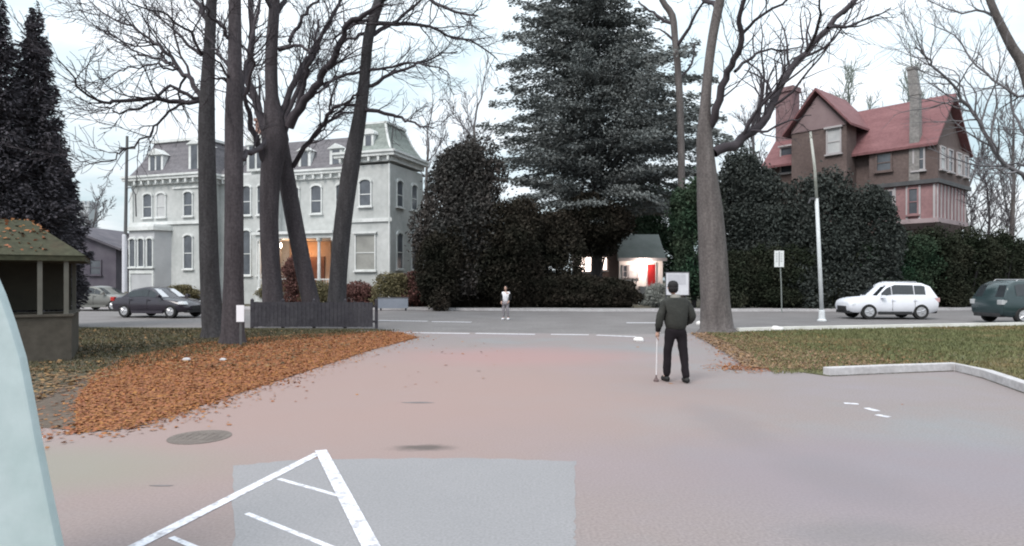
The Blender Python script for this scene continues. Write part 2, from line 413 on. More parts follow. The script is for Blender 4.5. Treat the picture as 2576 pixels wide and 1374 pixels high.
gm = mat('grass_blade', (0.128, 0.128, 0.062), (0.20, 0.150, 0.085), 0.4, 0.8, rand=0.2, c3=(0.125, 0.135, 0.068), spec=0.03)
clip = [p for p in grass_poly if True]
tag(blades('grass', [(5, 12.4), (9, 13), (8.4, 10), (17, 8), (30, 28), (19, 25.3), (10, 23.3), (6.6, 22), (5.8, 16)], 80000, 0.065, gm, 0.018, rng),
    'short green grass with brown worn areas behind the pale kerb', 'grass', kind='stuff')
litter = leafy('leaf_litter', [(0.290, 0.120, 0.045), (0.27, 0.105, 0.050), (0.30, 0.140, 0.045), (0.24, 0.095, 0.052), (0.27, 0.125, 0.055), (0.26, 0.11, 0.050), (0.22, 0.090, 0.05)])
litter2 = leafy('leaf_litter_dull', [(0.20, 0.12, 0.06), (0.15, 0.09, 0.05), (0.24, 0.15, 0.07), (0.12, 0.085, 0.05)])
def leaves(name, P, z, size, m, label, parent=None):
    n = len(P); P3 = np.concatenate([P, (z+rng.uniform(0.002, 0.014, n))[:, None]], 1)
    o = cards(name, P3, size, m, aspect=0.65, flat=0.93, rng=rng)
    return tag(o, label, 'leaves', kind='stuff')

# left verge: leaf bed on soil
bed = [(-8.6, 6.2), (-7.4, 8.0), (-6.5, 8.6), (-5.6, 10.2), (-5.2, 12.2), (-4.2, 15.2), (-3.2, 18.6), (-3.6, 20.6), (-4.1, 22.6), (-6, 22.9), (-12, 17.5), (-9.5, 13.8), (-8.4, 11.0), (-9.0, 8.6)]
bed = [g(190, 1088), g(330, 1073), g(450, 1040), g(560, 1003), g(700, 958), g(830, 915), g(930, 882), g(1050, 850), g(1010, 838), g(960,834), g(880, 838), g(760, 842), g(620, 852), g(480, 868), g(340, 895), g(240, 940), g(190, 1010)]
bed = [(p.x, p.y) for p in bed]
sheet('bare_soil', [(p.x, p.y) for p in (g(-400, 1070), g(95, 1075), g(232, 1088), g(330, 1074), g(350, 900), g(100, 930), g(-400, 940))], 0.0045, mat('damp_soil', (0.080, 0.062, 0.048), (0.115, 0.088, 0.07), 0.6, 0.95, 0.4, fine=(10, .25)))
sheet('verge_soil', [(p[0], p[1]) for p in bed], 0.0085, mat('leafy_soil', (0.21, 0.090, 0.040), (0.27, 0.115, 0.045), 0.6, 0.95, 0.5, fine=(12, .3)))
P = scatter(bed, 60000, rng)
leaves('fallen_leaves', P, 0.010, 0.032, litter, 'thick orange and rust fallen leaves along the left edge of the asphalt')
lawn_l = [g(-200, 1085), g(60, 1000), g(210, 950), g(300, 905), g(470, 878), g(620, 862), g(700, 848), g(880, 832), g(965, 828)]
lawn_l = [(p.x, p.y) for p in lawn_l]+[(-6, 24.4), (-30, 26), (-60, 27), (-60, 8)]
sheet('left_lawn', lawn_l, 0.006, mat('left_turf', (0.052, 0.045, 0.032), (0.088, 0.078, 0.048), 0.5, 0.95, 0.4, fine=(9, .3)))
gm2 = mat('grass_blade_dull', (0.075, 0.066, 0.045), (0.105, 0.098, 0.055), 0.5, 0.85, rand=0.35, spec=0.03)
tag(blades('grass', [(-17, 12), (-8.0, 12.6), (-7.0, 19), (-4, 23.5), (-22, 25), (-24, 14)], 40000, 0.06, gm2, 0.006, rng), 'dull thin grass under the bare trees on the left', 'grass', kind='stuff')
# thin scatter of leaves over everything near the trees
P = np.concatenate([scatter([(-13, 13), (-5, 13), (-4, 22.5), (-18, 24)], 3500, rng), scatter([(4.9, 13.2), (9, 13.1), (10.5, 15.5), (10, 22.8), (6.2, 21.8), (5.4, 17)], 6000, rng)])
P = np.concatenate([P, scatter([(-9, 7.6), (-6.8, 8.2), (-7.5, 12.6), (-10.5, 13.5)], 1500, rng)])
leaves('scattered_leaves', P, 0.02, 0.05, litter2, 'dull brown leaves scattered thinly over the grass and under the trees')
P = scatter([(4.8, 13.3), (7.2, 12.7), (8.8, 13.1), (8.4, 14.6), (7.4, 17.5), (8.4, 22.6), (6.0, 22.0), (5.4, 17)], 12000, rng)
leaves('verge_leaves', P, 0.03, 0.034, leafy('tan_leaves', [(0.26, 0.165, 0.10), (0.22, 0.135, 0.085), (0.28, 0.185, 0.10), (0.19, 0.12, 0.075), (0.24, 0.16, 0.11)]), 'dense tan leaves covering the left end of the right grass verge')
gx = [bed[i] for i in range(len(bed))]; fr = []
for k in range(5200):
    i = rng.integers(0, len(gx)); a_ = np.array(gx[i]); b_ = np.array(gx[(i+1) % len(gx)]); fr.append(a_+(b_-a_)*rng.uniform()+rng.normal(size=2)*np.array([.45, .38])*rng.uniform(.1, 1))
ve = [(4.6, 13.2), (5.3, 13.6), (5.9, 16.2), (6.4, 19), (6.8, 22)]
for k in range(2600):
    i = rng.integers(0, len(ve)-1); a_ = np.array(ve[i]); b_ = np.array(ve[i+1]); fr.append(a_+(b_-a_)*rng.uniform()+rng.normal(size=2)*np.array([.35, .3])-np.array([.15, 0]))
leaves('edge_leaves', np.array(fr), 0.005, 0.030, litter, 'loose brown leaves trailing off the verges onto the asphalt')
P = np.concatenate([scatter([(-6.5, 8.2), (-2, 9), (0.5, 14), (-1, 20), (-3.3, 20), (-5, 14)], 60, rng), scatter([(-6, 6), (7, 6), (6, 20), (-3, 20)], 14, rng)])
leaves('stray_leaves', P, 0.0, 0.045, litter, 'single stray tan leaves on the open asphalt')

# ---------------------------------------------------------------- bare trees
def smooth_line(pts, n=None):
    P = np.array([list(p) for p in pts], float)
    if len(P) < 3: return P
    out = []
    for i in range(len(P)-1):
        p0 = P[max(i-1, 0)]; p1 = P[i]; p2 = P[i+1]; p3 = P[min(i+2, len(P)-1)]
        for t in (0, .33, .66):
            out.append(0.5*((2*p1)+(-p0+p2)*t+(2*p0-5*p1+4*p2-p3)*t*t+(-p0+3*p1-3*p2+p3)*t**3))
    out.append(P[-1]); return np.array(out)
def grow(rg, p, d, L, r, depth, out, ang=(0.45, 0.95), droop=0.06, kids=(4, 7), rmin=0.005, wob=.16, kl=(.35, .65)):
    n = max(4, int(4+L*1.2)) if depth > 0 else 4
    n = min(n, 9)
    pts = [p.copy()]; rad = [r]; q = p.copy(); dd = d/np.linalg.norm(d)
    for i in range(n):
        dd = dd+rg.normal(size=3)*wob; dd[2] += droop; dd /= np.linalg.norm(dd)
        q = q+dd*L/n; pts.append(q.copy()); rad.append(max(rmin*.7, r*(1-.75*(i+1)/n)))
    pts = np.array(pts); out.append((pts, rad))
    if depth <= 0: return
    k = rg.integers(kids[0], kids[1]+1)
    spawn(rg, pts, rad, k, L, depth, out, ang, droop, kids, rmin, wob, t0=.2, kl=kl)
def spawn(rg, pts, rad, k, L, depth, out, ang=(0.45, 0.95), droop=0.06, kids=(4, 7), rmin=0.005, wob=.16, t0=.12, kl=(.35, .65)):
    n = len(pts)-1
    for j in range(k):
        t = t0+(1-t0)*(j+rg.uniform(0, 1))/k; t = min(t, .98)
        i = min(int(t*n), n-1); f = t*n-i
        b = pts[i]*(1-f)+pts[i+1]*f; tan = pts[i+1]-pts[i]; tan = tan/(np.linalg.norm(tan)+1e-9)
        s = rg.normal(size=3); s -= tan*np.dot(s, tan); s /= np.linalg.norm(s)+1e-9
        a = rg.uniform(*ang); nd = tan*math.cos(a)+s*math.sin(a)
        r = rad[i]*(1-f)+rad[i+1]*f
        cl = L*rg.uniform(*kl)*(1-.35*t)
        grow(rg, b, nd, cl, max(rmin, min(r*.6, cl*.016)), depth-1, out, ang, droop, kids, rmin, wob, kl)
def tree(name, loc, trunk, limbs, label, seed, mb_=bark, mt=twig, cat='bare tree', group=None, twig_depth=2, density=1.0, rmin=0.0105, kids=(6, 9), droop=.04, ang=(.4, .9), auto=None, Lmul=1.0):
    """trunk: list of (u,v,dy,width_px); limbs: list of ([(u,v)...], dy_end, w0, w1) in photo measurements at the tree's own distance"""
    rg = np.random.default_rng(seed); Y = loc
    base = at(trunk[0][0], trunk[0][1], Y); base.z = 0
    root = empty(name, base, 0, label, cat, group)
    o0 = np.array(base)
    T = smooth_line([at(u, v, Y+dy) for (u, v, dy, wd) in trunk]); T[0, 2] = min(T[0, 2], -0.1)
    ws = [wd*Y/F/2 for (_, _, _, wd) in trunk]
    rT = np.interp(np.linspace(0, len(trunk)-1, len(T)), range(len(trunk)), ws)
    # root flare
    d0 = (T[1]-T[0])/np.linalg.norm(T[1]-T[0]); Lh = np.linalg.norm(T[1]-T[0])
    fz = [z for z in (0.0, .12, .28, .5, .85) if z < Lh*.9 or z == 0]
    T = np.vstack([T[0]+d0*z for z in fz]+[T[1:]]); rT = np.concatenate([[rT[0]*k for k in (1.45, 1.22, 1.10, 1.03, 1.0)[:len(fz)]], rT[1:]])
    tr = tubes_np('trunk', [(T-o0, rT)], mb_, root)
    out = []
    for (line, dyend, w0, w1) in limbs:
        k = len(line)
        P = smooth_line([at(u, v, Y+dyend*i/(k-1)) for i, (u, v) in enumerate(line)])
        P[1:-1] += rg.normal(size=(len(P)-2, 3))*.04
        L = float(np.linalg.norm(np.diff(P, axis=0), axis=1).sum())
        rr = np.linspace(w0*Y/F/2, w1*Y/F/2, len(P))
        out.append((P, rr))
        nk = max(5, int(L*3.3*density))
        spawn(rg, P, rr, nk, max(2.8, L*.7)*Lmul, twig_depth, out, ang=ang, droop=droop, kids=kids, rmin=rmin, t0=.15)
    out = [(np.asarray(p)-o0, r) for p, r in out]
    tubes_np('crown', out, mt, root)
    return root

TR = 'bare trees in the left verge'
tree('bare_tree', 20.5, [(538, 862, 0, 56), (527, 700, 0, 47), (522, 500, 0, 44), (519, 300, 0, 40), (526, 120, 0, 28), (532, 0, 0, 25), (534, -160, 0, 18)], [
    ([(508, 256), (453, 258), (376, 246), (307, 254), (256, 256), (209, 231), (179, 192), (141, 145)], -3, 13, 2),
    ([(508, 252), (482, 205), (453, 175), (410, 128), (376, 94), (333, 68), (273, 43), (222, 0)], 2.5, 14, 3),
    ([(504, 258), (470, 239), (427, 220), (397, 239), (371, 265), (299, 284), (269, 273), (213, 256)], -1.5, 11, 2),
    ([(510, 137), (470, 115), (427, 64), (384, 26)], 1.5, 10, 3),
    ([(461, 260), (427, 278), (393, 312), (376, 337), (337, 363), (307, 384), (278, 401), (231, 412), (188, 397), (150, 393)], -2, 7, 1.5),
    ([(448, 171), (410, 171), (367, 167), (307, 175), (273, 192), (231, 209)], -2, 6, 1.5),
    ([(427, 158), (384, 145), (342, 128), (307, 111), (273, 81), (239, 68), (201, 26)], 3, 7, 2),
    ([(525, 60), (508, 26), (487, 0), (440, -70)], 1, 16, 8),
    ([(530, -30), (470, -90), (380, -110)], -2, 12, 4), ([(530, -60), (600, -120), (650, -190)], 2, 12, 4),
    ([(508, 137), (480, 85), (420, 40), (350, 20), (280, -20)], -3, 8, 2)],
    'tall bare tree with the leftmost trunk, its limbs reaching out to the left', 11, group=TR, density=1.0)
tree('bare_tree', 18.6, [(584, 884, 0, 62), (587, 700, 0, 48), (588, 500, 0, 45), (588, 300, 0, 45), (590, 150, 0, 34), (590, 0, 0, 30), (592, -160, 0, 22)], [
    ([(573, 165), (549, 134), (530, 110), (490, 60), (450, 20)], 2, 8, 2),
    ([(572, 210), (549, 195), (530, 195), (500, 205)], -1, 7, 2), ([(572, 200), (560, 165), (530, 143), (500, 120)], -2, 8, 2),
    ([(579, 101), (561, 70), (537, 43), (518, 18), (506, -10)], -1, 10, 5),
    ([(612, 244), (637, 171), (640, 152), (610, 122)], -1, 9, 3), ([(600, 260), (615, 190), (633, 110), (650, 30), (655, -40)], 2, 13, 6),
    ([(602, 400), (625, 388), (650, 378), (664, 350)], 1, 17, 12),
    ([(590, -40), (560, -120), (480, -190)], -1, 14, 5), ([(590, -60), (650, -130), (720, -180)], 1, 14, 5)],
    'tall bare tree with a straight trunk rising from the leaf pile, second from the left', 12, mb_=bark_p, group=TR, density=1.0)
tree('bare_tree', 27.5, [(690, 826, 0, 58), (682, 690, 0, 47), (676, 560, 0, 45), (680, 440, 0, 50), (692, 350, 0, 66), (683, 240, 0, 32), (682, 130, 0, 30), (690, 0, 0, 26), (690, -140, 0, 18)], [
    ([(700, 310), (714, 262), (738, 210), (762, 159), (784, 134), (811, 85), (836, 37), (854, 0)], 2, 18, 8),
    ([(728, 320), (756, 268), (793, 220), (814, 183), (839, 146), (854, 107), (878, 61), (915, 37), (960, 10)], -3, 22, 9),
    ([(720, 320), (753, 250), (768, 198), (775, 171), (793, 134), (805, 92), (830, 50)], -1, 14, 6),
    ([(700, 125), (723, 113), (735, 88), (756, 55), (775, 24), (793, 0), (830, -60)], 1, 12, 5),
    ([(714, 122), (750, 114), (775, 125), (785, 133)], -2, 9, 5),
    ([(686, 350), (655, 300), (640, 240), (622, 190), (635, 100), (628, 0), (620, -80)], 2, 24, 12),
    ([(680, 420), (652, 380), (637, 330), (622, 280), (612, 230)], -2, 20, 8),
    ([(814, 218), (850, 195), (890, 186), (940, 170)], 2, 8, 3), ([(690, 40), (720, -10), (760, -70)], 1, 14, 6), ([(690, 30), (655, -20), (620, -80)], -1, 14, 6)],
    'thick bare tree whose trunk forks low into many upward fanned limbs', 13, mb_=bark_p, group=TR, density=1.0, kids=(6, 8))
tree('bare_tree', 28.6, [(792, 806, 0, 46), (768, 700, 0, 42), (742, 570, 0, 42), (722, 460, 0, 42), (706, 370, 0, 40), (700, 330, 0, 26)], [
    ([(716, 330), (730, 270), (760, 190), (790, 120), (800, 50)], 3, 16, 6),
    ([(735, 420), (778, 354), (811, 311), (829, 281), (860, 259), (900, 241)], -3, 13, 5),
    ([(829, 281), (835, 240), (845, 200), (840, 150)], -1, 6, 2), ([(800, 318), (850, 288), (890, 284), (930, 280)], 1, 8, 3)],
    'bare trunk leaning left between the fanned tree and the straight trunk, above the dark fence', 14, mb_=bark_p, group=TR, density=0.9, kids=(4, 7))
tree('bare_tree', 27.0, [(843, 826, 0, 52), (850, 700, 0, 43), (862, 560, 0, 43), (882, 420, 0, 43), (903, 300, 0, 34), (916, 200, 0, 27), (925, 100, 0, 26), (944, 30, 0, 27), (972, -60, 0, 22), (990, -160, 0, 16)], [
    ([(915, 278), (970, 284), (1006, 299), (1040, 309), (1089, 323)], -2, 11, 3),
    ([(925, 216), (964, 198), (1006, 177), (1052, 159), (1089, 146), (1150, 130)], 2, 11, 3),
    ([(925, 178), (970, 170), (1030, 160), (1090, 165), (1130, 190)], -3, 8, 2),
    ([(930, 90), (970, 67), (1000, 52), (1046, 12), (1080, -20)], 1, 12, 5),
    ([(915, 85), (878, 98), (850, 120), (820, 160)], 2, 9, 3), ([(910, 180), (860, 190), (830, 205), (800, 240)], -2, 8, 2),
    ([(900, 262), (870, 270), (840, 286), (815, 320), (780, 354)], 2, 9, 3),
    ([(935, 50), (890, 60), (850, 90), (830, 110)], -2, 10, 3),
    ([(946, 60), (1000, 60), (1060, 62), (1130, 90), (1200, 110), (1250, 150)], 3, 12, 3),
    ([(960, 0), (1040, -20), (1120, 20), (1200, 40)], -3, 14, 4), ([(965, -20), (930, -70), (880, -120)], 1, 14, 5), ([(980, -60), (1040, -100), (1130, -110), (1220, -60)], 1, 14, 5)],
    'bare tree leaning right, its trunk beside the right end of the dark fence', 15, group=TR, density=1.0)

# street tree on the right
tree('bare_tree', 22.6, [(1803, 846, 0, 88), (1798, 760, 0, 72), (1792, 640, 0, 70), (1784, 520, 0, 62), (1776, 430, 0, 48), (1771, 350, 0, 40), (1773, 270, 0, 27), (1780, 180, 0, 23), (1792, 90, 0, 23), (1808, 10, 0, 24), (1826, -80, 0, 18), (1840, -170, 0, 14)], [
    ([(1782, 320), (1800, 275), (1825, 200), (1845, 150), (1862, 100), (1860, 40), (1880, -30)], -2, 22, 9),
    ([(1795, 385), (1844, 362), (1880, 340), (1917, 309), (1945, 255), (1972, 199), (2000, 160), (2027, 129), (2080, 70), (2150, 0), (2200, -60)], 2, 26, 12),
    ([(1848, 180), (1880, 150), (1910, 133), (1950, 125), (1990, 126), (2050, 110)], 2, 9, 2.5),
    ([(1862, 90), (1900, 50), (1960, 10), (2000, -20)], -2, 9, 4),
    ([(1803, 20), (1760, -10), (1690, -50)], 2, 14, 6), ([(2027, 129), (2060, 60), (2060, 0)], -2, 10, 4), ([(2080, 70), (2150, 60), (2240, 20)], 1, 9, 3),
    ([(1890, 330), (1930, 330), (1990, 300), (2040, 290)], -1, 8, 2)],
    'large bare street tree with a thick grey trunk beside the walking man', 21, mb_=bark_l, cat='bare tree', density=.8, kids=(4, 6))
tree('bare_tree', 43.5, [(1716, 770, 0, 20), (1714, 600, 0, 19), (1712, 350, 0, 18), (1706, 200, 0, 17), (1697, 100, 0, 16), (1690, 40, 0, 17), (1664, 0, 0, 14), (1650, -60, 0, 12)], [
    ([(1694, 60), (1660, 45), (1632, 26), (1605, 4)], 2, 9, 4), ([(1700, 120), (1730, 70), (1760, 20), (1790, -40)], -2, 10, 4),
    ([(1708, 200), (1740, 160), (1745, 110)], 1, 8, 3), ([(1700, 110), (1670, 80), (1640, 70)], 1, 7, 2)],
    'slender grey bare tree close in front of the tall spruce', 22, mb_=bark_l, density=.6, kids=(3, 5))
tree('bare_tree', 30, [(2640, 800, 0, 60), (2636, 500, 0, 50), (2615, 300, 0, 42), (2575, 170, 0, 26), (2545, 120, 0, 22), (2505, 40, 0, 18), (2478, -30, 0, 16), (2450, -120, 0, 10)], [
    ([(2620, 480), (2570, 440), (2514, 400), (2474, 331), (2444, 279), (2408, 232), (2356, 177), (2331, 144), (2300, 120)], -2, 12, 3),
    ([(2600, 240), (2560, 240), (2500, 200), (2440, 150), (2400, 90), (2340, 60)], 2, 8, 2), ([(2505, 40), (2470, 30), (2400, 30), (2330, 0)], 2, 8, 2),
    ([(2620, 380), (2570, 330), (2540, 260), (2530, 190)], 1, 9, 3), ([(2630, 450), (2590, 420), (2540, 410), (2480, 430)], 1, 9, 2), ([(2600, 250), (2630, 180), (2700, 100)], 1, 12, 4)],
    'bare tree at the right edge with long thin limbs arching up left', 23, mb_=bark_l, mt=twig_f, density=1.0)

def auto_tree(name, X, Y, H, label, seed, mt=twig_f, group=None, spread=.5, depth=3, kids=(5, 7), r0=None, nl=9, rmin=.012, t0=.25):
    rg = np.random.default_rng(seed)
    root = empty(name, (X, Y, 0), 0, label, 'bare tree', group)
    r0 = r0 or H*.016
    T = [np.array([0, 0, -.1])]
    for i in range(8): T.append(T[-1]+np.array([rg.normal()*.12, rg.normal()*.12, H*.1]))
    T = np.array(T); rT = np.linspace(r0, r0*.35, len(T))
    tubes_np('trunk', [(T, rT)], bark_l if mt is not twig else bark, root)
    out = []
    spawn(rg, T, rT, nl, H*.62, depth, out, ang=(.35, .85), droop=.10, kids=kids, rmin=rmin, t0=t0)
    grow(rg, T[-1], np.array([0, 0, 1.]), H*.3, r0*.35, depth-1, out, rmin=rmin)
    tubes_np('crown', out, mt, root)
    return root
BG = 'bare trees far behind the houses'
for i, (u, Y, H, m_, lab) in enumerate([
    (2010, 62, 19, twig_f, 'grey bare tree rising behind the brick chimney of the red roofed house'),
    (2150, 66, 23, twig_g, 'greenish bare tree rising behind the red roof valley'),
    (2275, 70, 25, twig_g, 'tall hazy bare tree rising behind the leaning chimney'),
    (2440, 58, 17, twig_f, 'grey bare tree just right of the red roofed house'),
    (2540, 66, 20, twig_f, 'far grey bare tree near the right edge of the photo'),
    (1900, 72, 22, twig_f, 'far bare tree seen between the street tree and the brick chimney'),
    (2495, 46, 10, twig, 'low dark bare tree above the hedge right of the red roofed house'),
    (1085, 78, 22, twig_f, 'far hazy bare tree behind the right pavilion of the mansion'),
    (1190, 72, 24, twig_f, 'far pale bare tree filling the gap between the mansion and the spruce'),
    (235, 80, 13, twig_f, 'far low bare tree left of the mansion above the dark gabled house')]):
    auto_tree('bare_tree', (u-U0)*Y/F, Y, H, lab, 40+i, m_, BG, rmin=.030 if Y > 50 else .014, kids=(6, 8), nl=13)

# ---------------------------------------------------------------- evergreens
def ellips(rg, n, c, rad, shell=.55):
    d = rg.normal(size=(n, 3)); d /= np.linalg.norm(d, axis=1)[:, None]
    r = rg.uniform(shell**3, 1, n)**(1/3)
    return np.array(c)+d*r[:, None]*np.array(rad)
def conifer(name, X, Y, H, Rb, label, seed, m, z0=.6, cat='evergreen tree', group=None, tiers=26, per=11, leaf=.28, dens=26, power=.85, droop=-.12, jag=.35, top=None, gap=0.0, bare=None):
    """tiered evergreen: trunk, boughs that sag, sprays of needles along each bough"""
    rg = np.random.default_rng(seed); root = empty(name, (X, Y, 0), 0, label, cat, group)
    br = []; pts = []; dirs = []
    for i in range(tiers):
        f = (i+rg.uniform(0, .8))/tiers; z = z0+(H-z0)*f
        R_ = Rb*((1-f)**power)*(1 if f > .12 else .75+f*2)
        for k in range(per):
            if rg.uniform() < gap: continue
            a = rg.uniform(0, 2*np.pi); L = R_*rg.uniform(1-jag, 1+jag*.55)*(1+jag*.5*math.sin(a*2+z*.35+seed)*math.sin(z*.62+a*1.0+1.3))+.1; L = min(L, R_*1.3+.3, Rb*1.02)
            n = 5; t = np.linspace(0, 1, n)
            x = np.cos(a)*L*t; y = np.sin(a)*L*t; zz = z+L*((droop+rg.normal()*(.12+jag*.12))*t+.10*np.sin(t*3)+.14*t*t)+rg.normal()*(.1+H*.013)
            P = np.stack([x, y, zz], 1); br.append((P, np.linspace(.012+L*.008, .008, n)))
            m_ = max(4, int(dens*L)); tt = rg.uniform(.12, 1, m_)**.8
            c = np.stack([np.interp(tt, t, P[:, q]) for q in range(3)], 1)
            side = np.array([-np.sin(a), np.cos(a), 0]); w_ = (.10+.22*L*(1-tt*.75))
            c += side*(rg.normal(size=m_)*w_*.6)[:, None]; c[:, 2] += rg.normal(size=m_)*.10-np.abs(rg.normal(size=m_))*.10
            pts.append(c); dirs.append(np.tile(np.array([np.cos(a), np.sin(a), -.25]), (m_, 1)))
    tubes_np('trunk', [(np.array([[0, 0, -.1], [0, 0, H*.5], [0, 0, H*.97]]), [H*.016, H*.011, .03])]+br, bark, root)
    pts = np.concatenate(pts); dirs = np.concatenate(dirs)
    cards('crown', pts, leaf, m, root, aspect=.38, rng=rg, dirs=dirs)
    return root
def bush(name, X, Y, rx, ry, H, label, seed, m, n=9000, leaf=.14, cat='evergreen shrub', group=None, lumps=16, trunks=3, z0=.0, flat=0.0):
    n = int(n*2.0); leaf *= .66
    rg = np.random.default_rng(seed); root = empty(name, (X, Y, 0), 0, label, cat, group)
    st = []
    for k in range(trunks):
        a = rg.uniform(0, 6.28); e = np.array([math.cos(a)*rx*.5, math.sin(a)*ry*.5, H*.75])
        st.append((np.array([[0, 0, -.1], e*.4+np.array([0, 0, H*.1]), e]), [.05+H*.008, .04+H*.004, .02]))
    tubes_np('trunk', st, bark, root)
    P = []
    for k in range(lumps):
        a = rg.uniform(0, 6.28); q = rg.uniform(.15, .78); zf = rg.uniform(.10, .84)
        w_ = (max(0.05, 1-(max(zf-.35, 0)/.66)**3))**.5
        c = (math.cos(a)*rx*q*w_, math.sin(a)*ry*q*w_, z0+(H-z0)*zf)
        P.append(ellips(rg, n//lumps, c, (rx*rg.uniform(.30, .50), ry*rg.uniform(.30, .50), min(rx, H*.25)*rg.uniform(.35, .75)), .5))
    P.append(ellips(rg, n//3, (0, 0, z0+(H-z0)*.48), (rx*.86, ry*.86, (H-z0)*.46), .7))
    P = np.concatenate(P); k_ = rg.uniform(size=len(P)) < .16; P[k_] += rg.normal(size=(int(k_.sum()), 3))*(.10+H*.016); P = P[(P[:, 2] > .02) & (P[:, 2] < H*1.03)]
    cards('foliage', P, leaf, m, root, aspect=.55, rng=rg)
    return root
spruce_m = mat('spruce_needles', (0.110, 0.120, 0.118), (0.165, 0.176, 0.174), 0.35, 0.8, rand=.3, c3=(0.135, 0.146, 0.145), spec=0.03)
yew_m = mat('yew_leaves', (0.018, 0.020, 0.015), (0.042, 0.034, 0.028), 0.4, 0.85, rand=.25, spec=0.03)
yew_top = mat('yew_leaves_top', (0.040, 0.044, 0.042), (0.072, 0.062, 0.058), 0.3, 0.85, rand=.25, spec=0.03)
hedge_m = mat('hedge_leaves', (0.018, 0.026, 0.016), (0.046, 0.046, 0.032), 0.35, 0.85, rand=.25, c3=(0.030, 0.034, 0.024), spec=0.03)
hedge_g = mat('hedge_leaves_green', (0.022, 0.050, 0.030), (0.050, 0.062, 0.042), 0.5, 0.8, rand=.25, spec=0.03)
blue_m = mat('grey_evergreen', (0.040, 0.048, 0.044), (0.058, 0.064, 0.060), 0.25, 0.85, rand=.1, spec=0.03)
arb_m = mat('arborvitae', (0.058, 0.055, 0.064), (0.095, 0.088, 0.10), 0.5, 0.85, rand=.25, spec=0.03)
olive_m = mat('olive_leaves', (0.11, 0.10, 0.055), (0.19, 0.165, 0.10), 0.8, 0.85, rand=.25, spec=0.03)
red_m = mat('reddish_leaves', (0.10, 0.055, 0.05), (0.18, 0.09, 0.08), 0.6, 0.85, rand=.25, spec=0.03)
def UX(u, Y): return (u-U0)*Y/F

conifer('spruce_tree', UX(1500, 52), 52, 31.5, 10.8, 'huge grey green spruce towering over the middle of the street, sky showing under its crown', 61, spruce_m, z0=7.2, tiers=46, per=15, leaf=.15, dens=58, power=.88, droop=-.10, jag=.62, gap=.12)
EG = 'dark evergreen trees across the street'
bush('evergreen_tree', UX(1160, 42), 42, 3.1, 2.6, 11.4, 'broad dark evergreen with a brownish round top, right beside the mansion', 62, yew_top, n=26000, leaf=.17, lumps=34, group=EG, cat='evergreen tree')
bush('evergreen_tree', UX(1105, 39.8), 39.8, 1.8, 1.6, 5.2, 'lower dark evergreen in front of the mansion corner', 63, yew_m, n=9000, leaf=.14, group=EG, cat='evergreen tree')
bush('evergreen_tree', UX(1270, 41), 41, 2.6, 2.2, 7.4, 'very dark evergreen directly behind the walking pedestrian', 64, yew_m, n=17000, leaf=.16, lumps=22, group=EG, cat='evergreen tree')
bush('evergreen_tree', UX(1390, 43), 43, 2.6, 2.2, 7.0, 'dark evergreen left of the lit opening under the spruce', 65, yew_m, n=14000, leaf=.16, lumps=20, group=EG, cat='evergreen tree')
bush('evergreen_tree', UX(1495, 47), 47, 3.4, 2.4, 7.9, 'dark evergreen whose foliage hangs above the lit windows', 66, yew_m, n=11000, leaf=.17, lumps=18, z0=4.1, group=EG, cat='evergreen tree', trunks=1)
bush('evergreen_tree', UX(1650, 63.5+2), 65.5, 3.6, 2.2, 12.0, 'dark green evergreen above the green roof of the small house', 67, hedge_g, n=12000, leaf=.2, lumps=18, z0=1.0, group=EG, cat='evergreen tree', trunks=2)
bush('evergreen_tree', UX(1745, 41), 41, 1.5, 1.6, 8.8, 'green evergreen standing close behind the thick street tree', 68, hedge_g, n=11000, leaf=.15, lumps=18, group=EG, cat='evergreen tree', z0=.3)
bush('evergreen_tree', UX(1880, 43.5), 43.5, 2.9, 2.2, 10.8, 'tall rounded grey evergreen left of the brick chimney', 69, blue_m, n=20000, leaf=.17, lumps=28, group=EG, cat='evergreen tree')
bush('evergreen_tree', UX(2080, 40.5), 40.5, 2.9, 1.8, 9.0, 'tall grey evergreen hiding the wall under the red gable', 70, blue_m, n=16000, leaf=.16, lumps=26, group=EG, cat='evergreen tree')
bush('evergreen_tree', UX(2195, 40.2), 40.2, 2.1, 1.5, 7.9, 'grey evergreen with a greener foot left of the pink bay of the house', 71, blue_m, n=11000, leaf=.16, lumps=20, group=EG, cat='evergreen tree')
bush('evergreen_tree', UX(1965, 41.5), 41.5, 2.2, 1.6, 7.2, 'grey evergreen behind the white street sign', 72, blue_m, n=11000, leaf=.16, lumps=20, group=EG, cat='evergreen tree')
